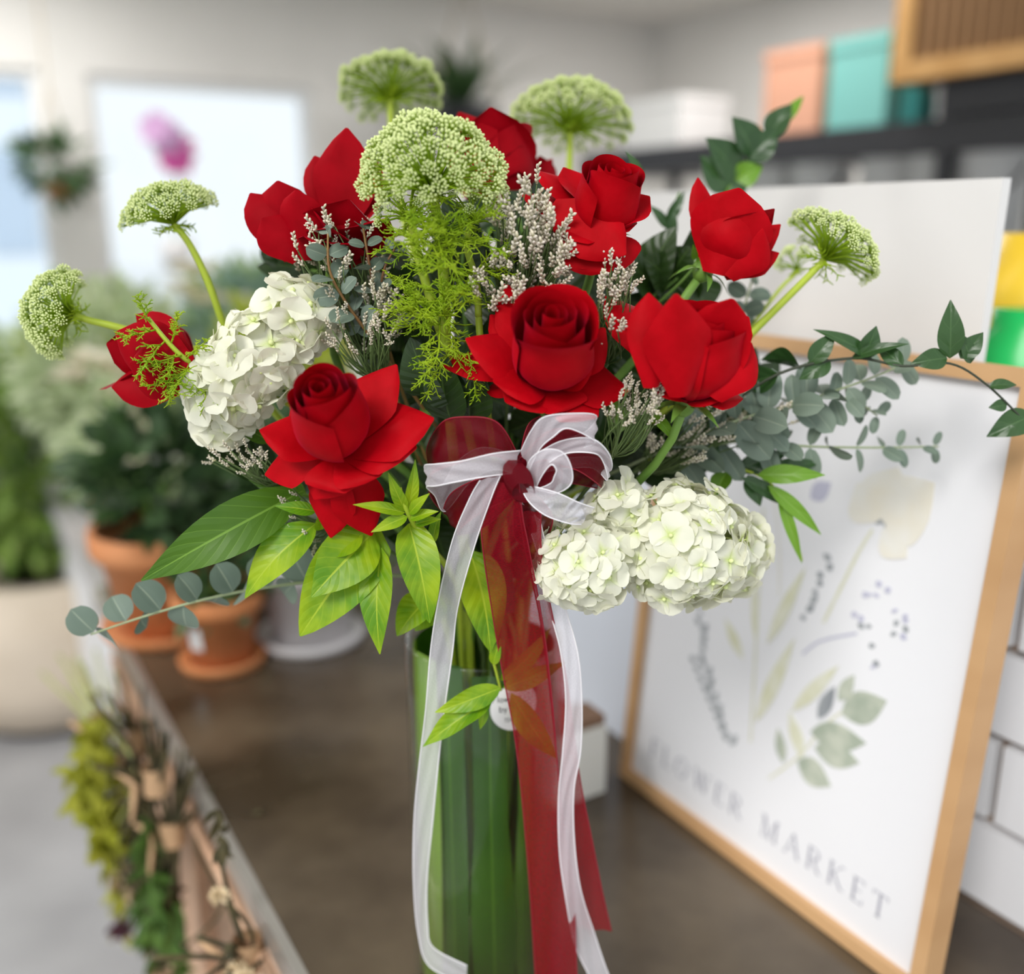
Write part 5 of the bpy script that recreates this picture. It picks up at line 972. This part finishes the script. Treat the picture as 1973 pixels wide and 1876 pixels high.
ribbon('tail', [S(925, 925, 965, 915, .538), S(905, 960, 948, 955, .540), S(872, 1040, 915, 1050, .550), S(846, 1150, 882, 1170, .566), S(830, 1250, 872, 1255, .572), S(820, 1370, 856, 1372, .575), S(808, 1470, 845, 1465, .578), S(798, 1580, 834, 1580, .581), S(797, 1700, 823, 1690, .583), S(806, 1800, 824, 1780, .583), S(828, 1862, 835, 1825, .580), S(900, 1895, 900, 1860, .575)], WHITE_OR, WH_EDGE, seed=4, label='white ribbon tail, the left one')
# burgundy loops
ribbon('loop', [S(1000, 880, 1005, 940, .552), S(960, 815, 965, 880, .545), S(900, 803, 890, 890, .548), S(850, 815, 830, 915, .555), S(822, 870, 832, 960, .575), S(850, 900, 870, 990, .592), S(930, 890, 940, 960, .585), S(1000, 895, 1005, 935, .570)], BURG_OR, BU_EDGE, seed=5, label='burgundy ribbon loop at the left')
ribbon('loop', [S(1000, 910, 995, 955, .553), S(930, 920, 930, 985, .552), S(870, 950, 885, 1020, .560), S(858, 990, 890, 1030, .575), S(920, 960, 940, 1010, .580), S(995, 920, 1000, 950, .568)], BURG_OR, BU_EDGE, seed=6, label='small burgundy ribbon loop at the lower left')
ribbon('loop', [S(1000, 885, 1005, 935, .555), S(1060, 830, 1060, 900, .552), S(1120, 835, 1110, 905, .556), S(1165, 870, 1155, 935, .566), S(1170, 900, 1150, 940, .582), S(1100, 880, 1090, 930, .588), S(1005, 895, 1005, 935, .572)], BURG_OR, BU_EDGE, seed=7, label='burgundy ribbon loop at the right')
ribbon('loop', [S(1000, 890, 1000, 930, .560), S(1020, 815, 1060, 850, .562), S(1070, 800, 1100, 850, .570), S(1090, 830, 1080, 880, .585), S(1040, 860, 1030, 910, .585), S(1002, 895, 1002, 930, .575)], BURG_OR, BU_EDGE, seed=8, label='burgundy ribbon loop standing at the top')
ribbon('loop', [S(1005, 920, 1000, 960, .552), S(1035, 890, 1040, 945, .548), S(1075, 890, 1068, 950, .550), S(1080, 925, 1060, 955, .560), S(1040, 935, 1030, 970, .568), S(1005, 925, 1000, 955, .562)], BURG_OR, BU_EDGE, seed=9, label='small burgundy ribbon loop inside the round white loop')
ribbon('loop', [S(1005, 940, 1000, 985, .558), S(1040, 960, 1010, 1000, .555), S(1065, 1000, 1020, 1030, .560), S(1045, 1040, 1010, 1050, .572), S(1005, 1000, 990, 1030, .575), S(1000, 945, 990, 980, .566)], BURG_OR, BU_EDGE, seed=10, label='burgundy ribbon loop hanging below the knot')
# white loops
ribbon('loop', [S(1003, 868, 986, 912, .542), S(950, 874, 936, 918, .532), S(890, 888, 880, 928, .530), S(840, 894, 840, 936, .536), S(818, 897, 822, 938, .546), S(826, 915, 838, 955, .560), S(850, 935, 858, 985, .570), S(880, 890, 905, 930, .572), S(930, 862, 950, 905, .566), S(998, 878, 1000, 915, .558)], WHITE_OR, WH_EDGE, seed=11, label='white ribbon loop at the left')
ribbon('loop', [S(1003, 870, 1020, 905, .548), S(1022, 832, 1040, 865, .540), S(1045, 805, 1065, 842, .536), S(1090, 797, 1095, 825, .536), S(1148, 800, 1146, 850, .544), S(1130, 830, 1125, 862, .558), S(1080, 850, 1085, 880, .562), S(1020, 880, 1030, 905, .556)], WHITE_OR, WH_EDGE, seed=12, label='white ribbon loop at the upper right')
ribbon('loop', [S(1025, 880, 1040, 905, .550), S(1080, 850, 1085, 875, .546), S(1140, 845, 1138, 872, .544), S(1174, 875, 1160, 885, .550), S(1176, 905, 1170, 925, .560), S(1140, 880, 1135, 900, .572), S(1030, 890, 1035, 910, .562)], WHITE_OR, WH_EDGE, seed=13, label='white ribbon loop at the far right')
ribbon('loop', [S(1012, 915, 1030, 945, .544), S(1022, 885, 1045, 915, .534), S(1050, 866, 1062, 895, .529), S(1085, 872, 1072, 905, .529), S(1102, 905, 1068, 918, .531), S(1098, 935, 1062, 930, .534), S(1062, 950, 1040, 940, .540), S(1015, 925, 1020, 940, .546)], WHITE_OR, WH_EDGE, seed=14, label='round white ribbon loop facing the camera')
ribbon('tail', [S(1012, 940, 1000, 930, .546), S(1030, 938, 1018, 965, .538), S(1075, 950, 1050, 992, .535), S(1115, 968, 1095, 1008, .536), S(1145, 978, 1120, 1010, .542)], WHITE_OR, WH_EDGE, seed=15, label='short white ribbon end at the right of the knot')
# knot
mb = MB(); rows = []
for i in range(9):
    v = i/8; c = P(990+18*v, 905+45*v, .538); rows.append([c+(cdir(math.cos(a), math.sin(a)*.4, 0)*(.0062+.002*math.sin(v*PI))+cdir(0, 0, 1)*(.005*math.sin(a))) for a in [2*PI*q/14 for q in range(14)]])
mb.grid(rows, 0, True); part('knot', mb, BURG_OR, bow, label='burgundy knot')
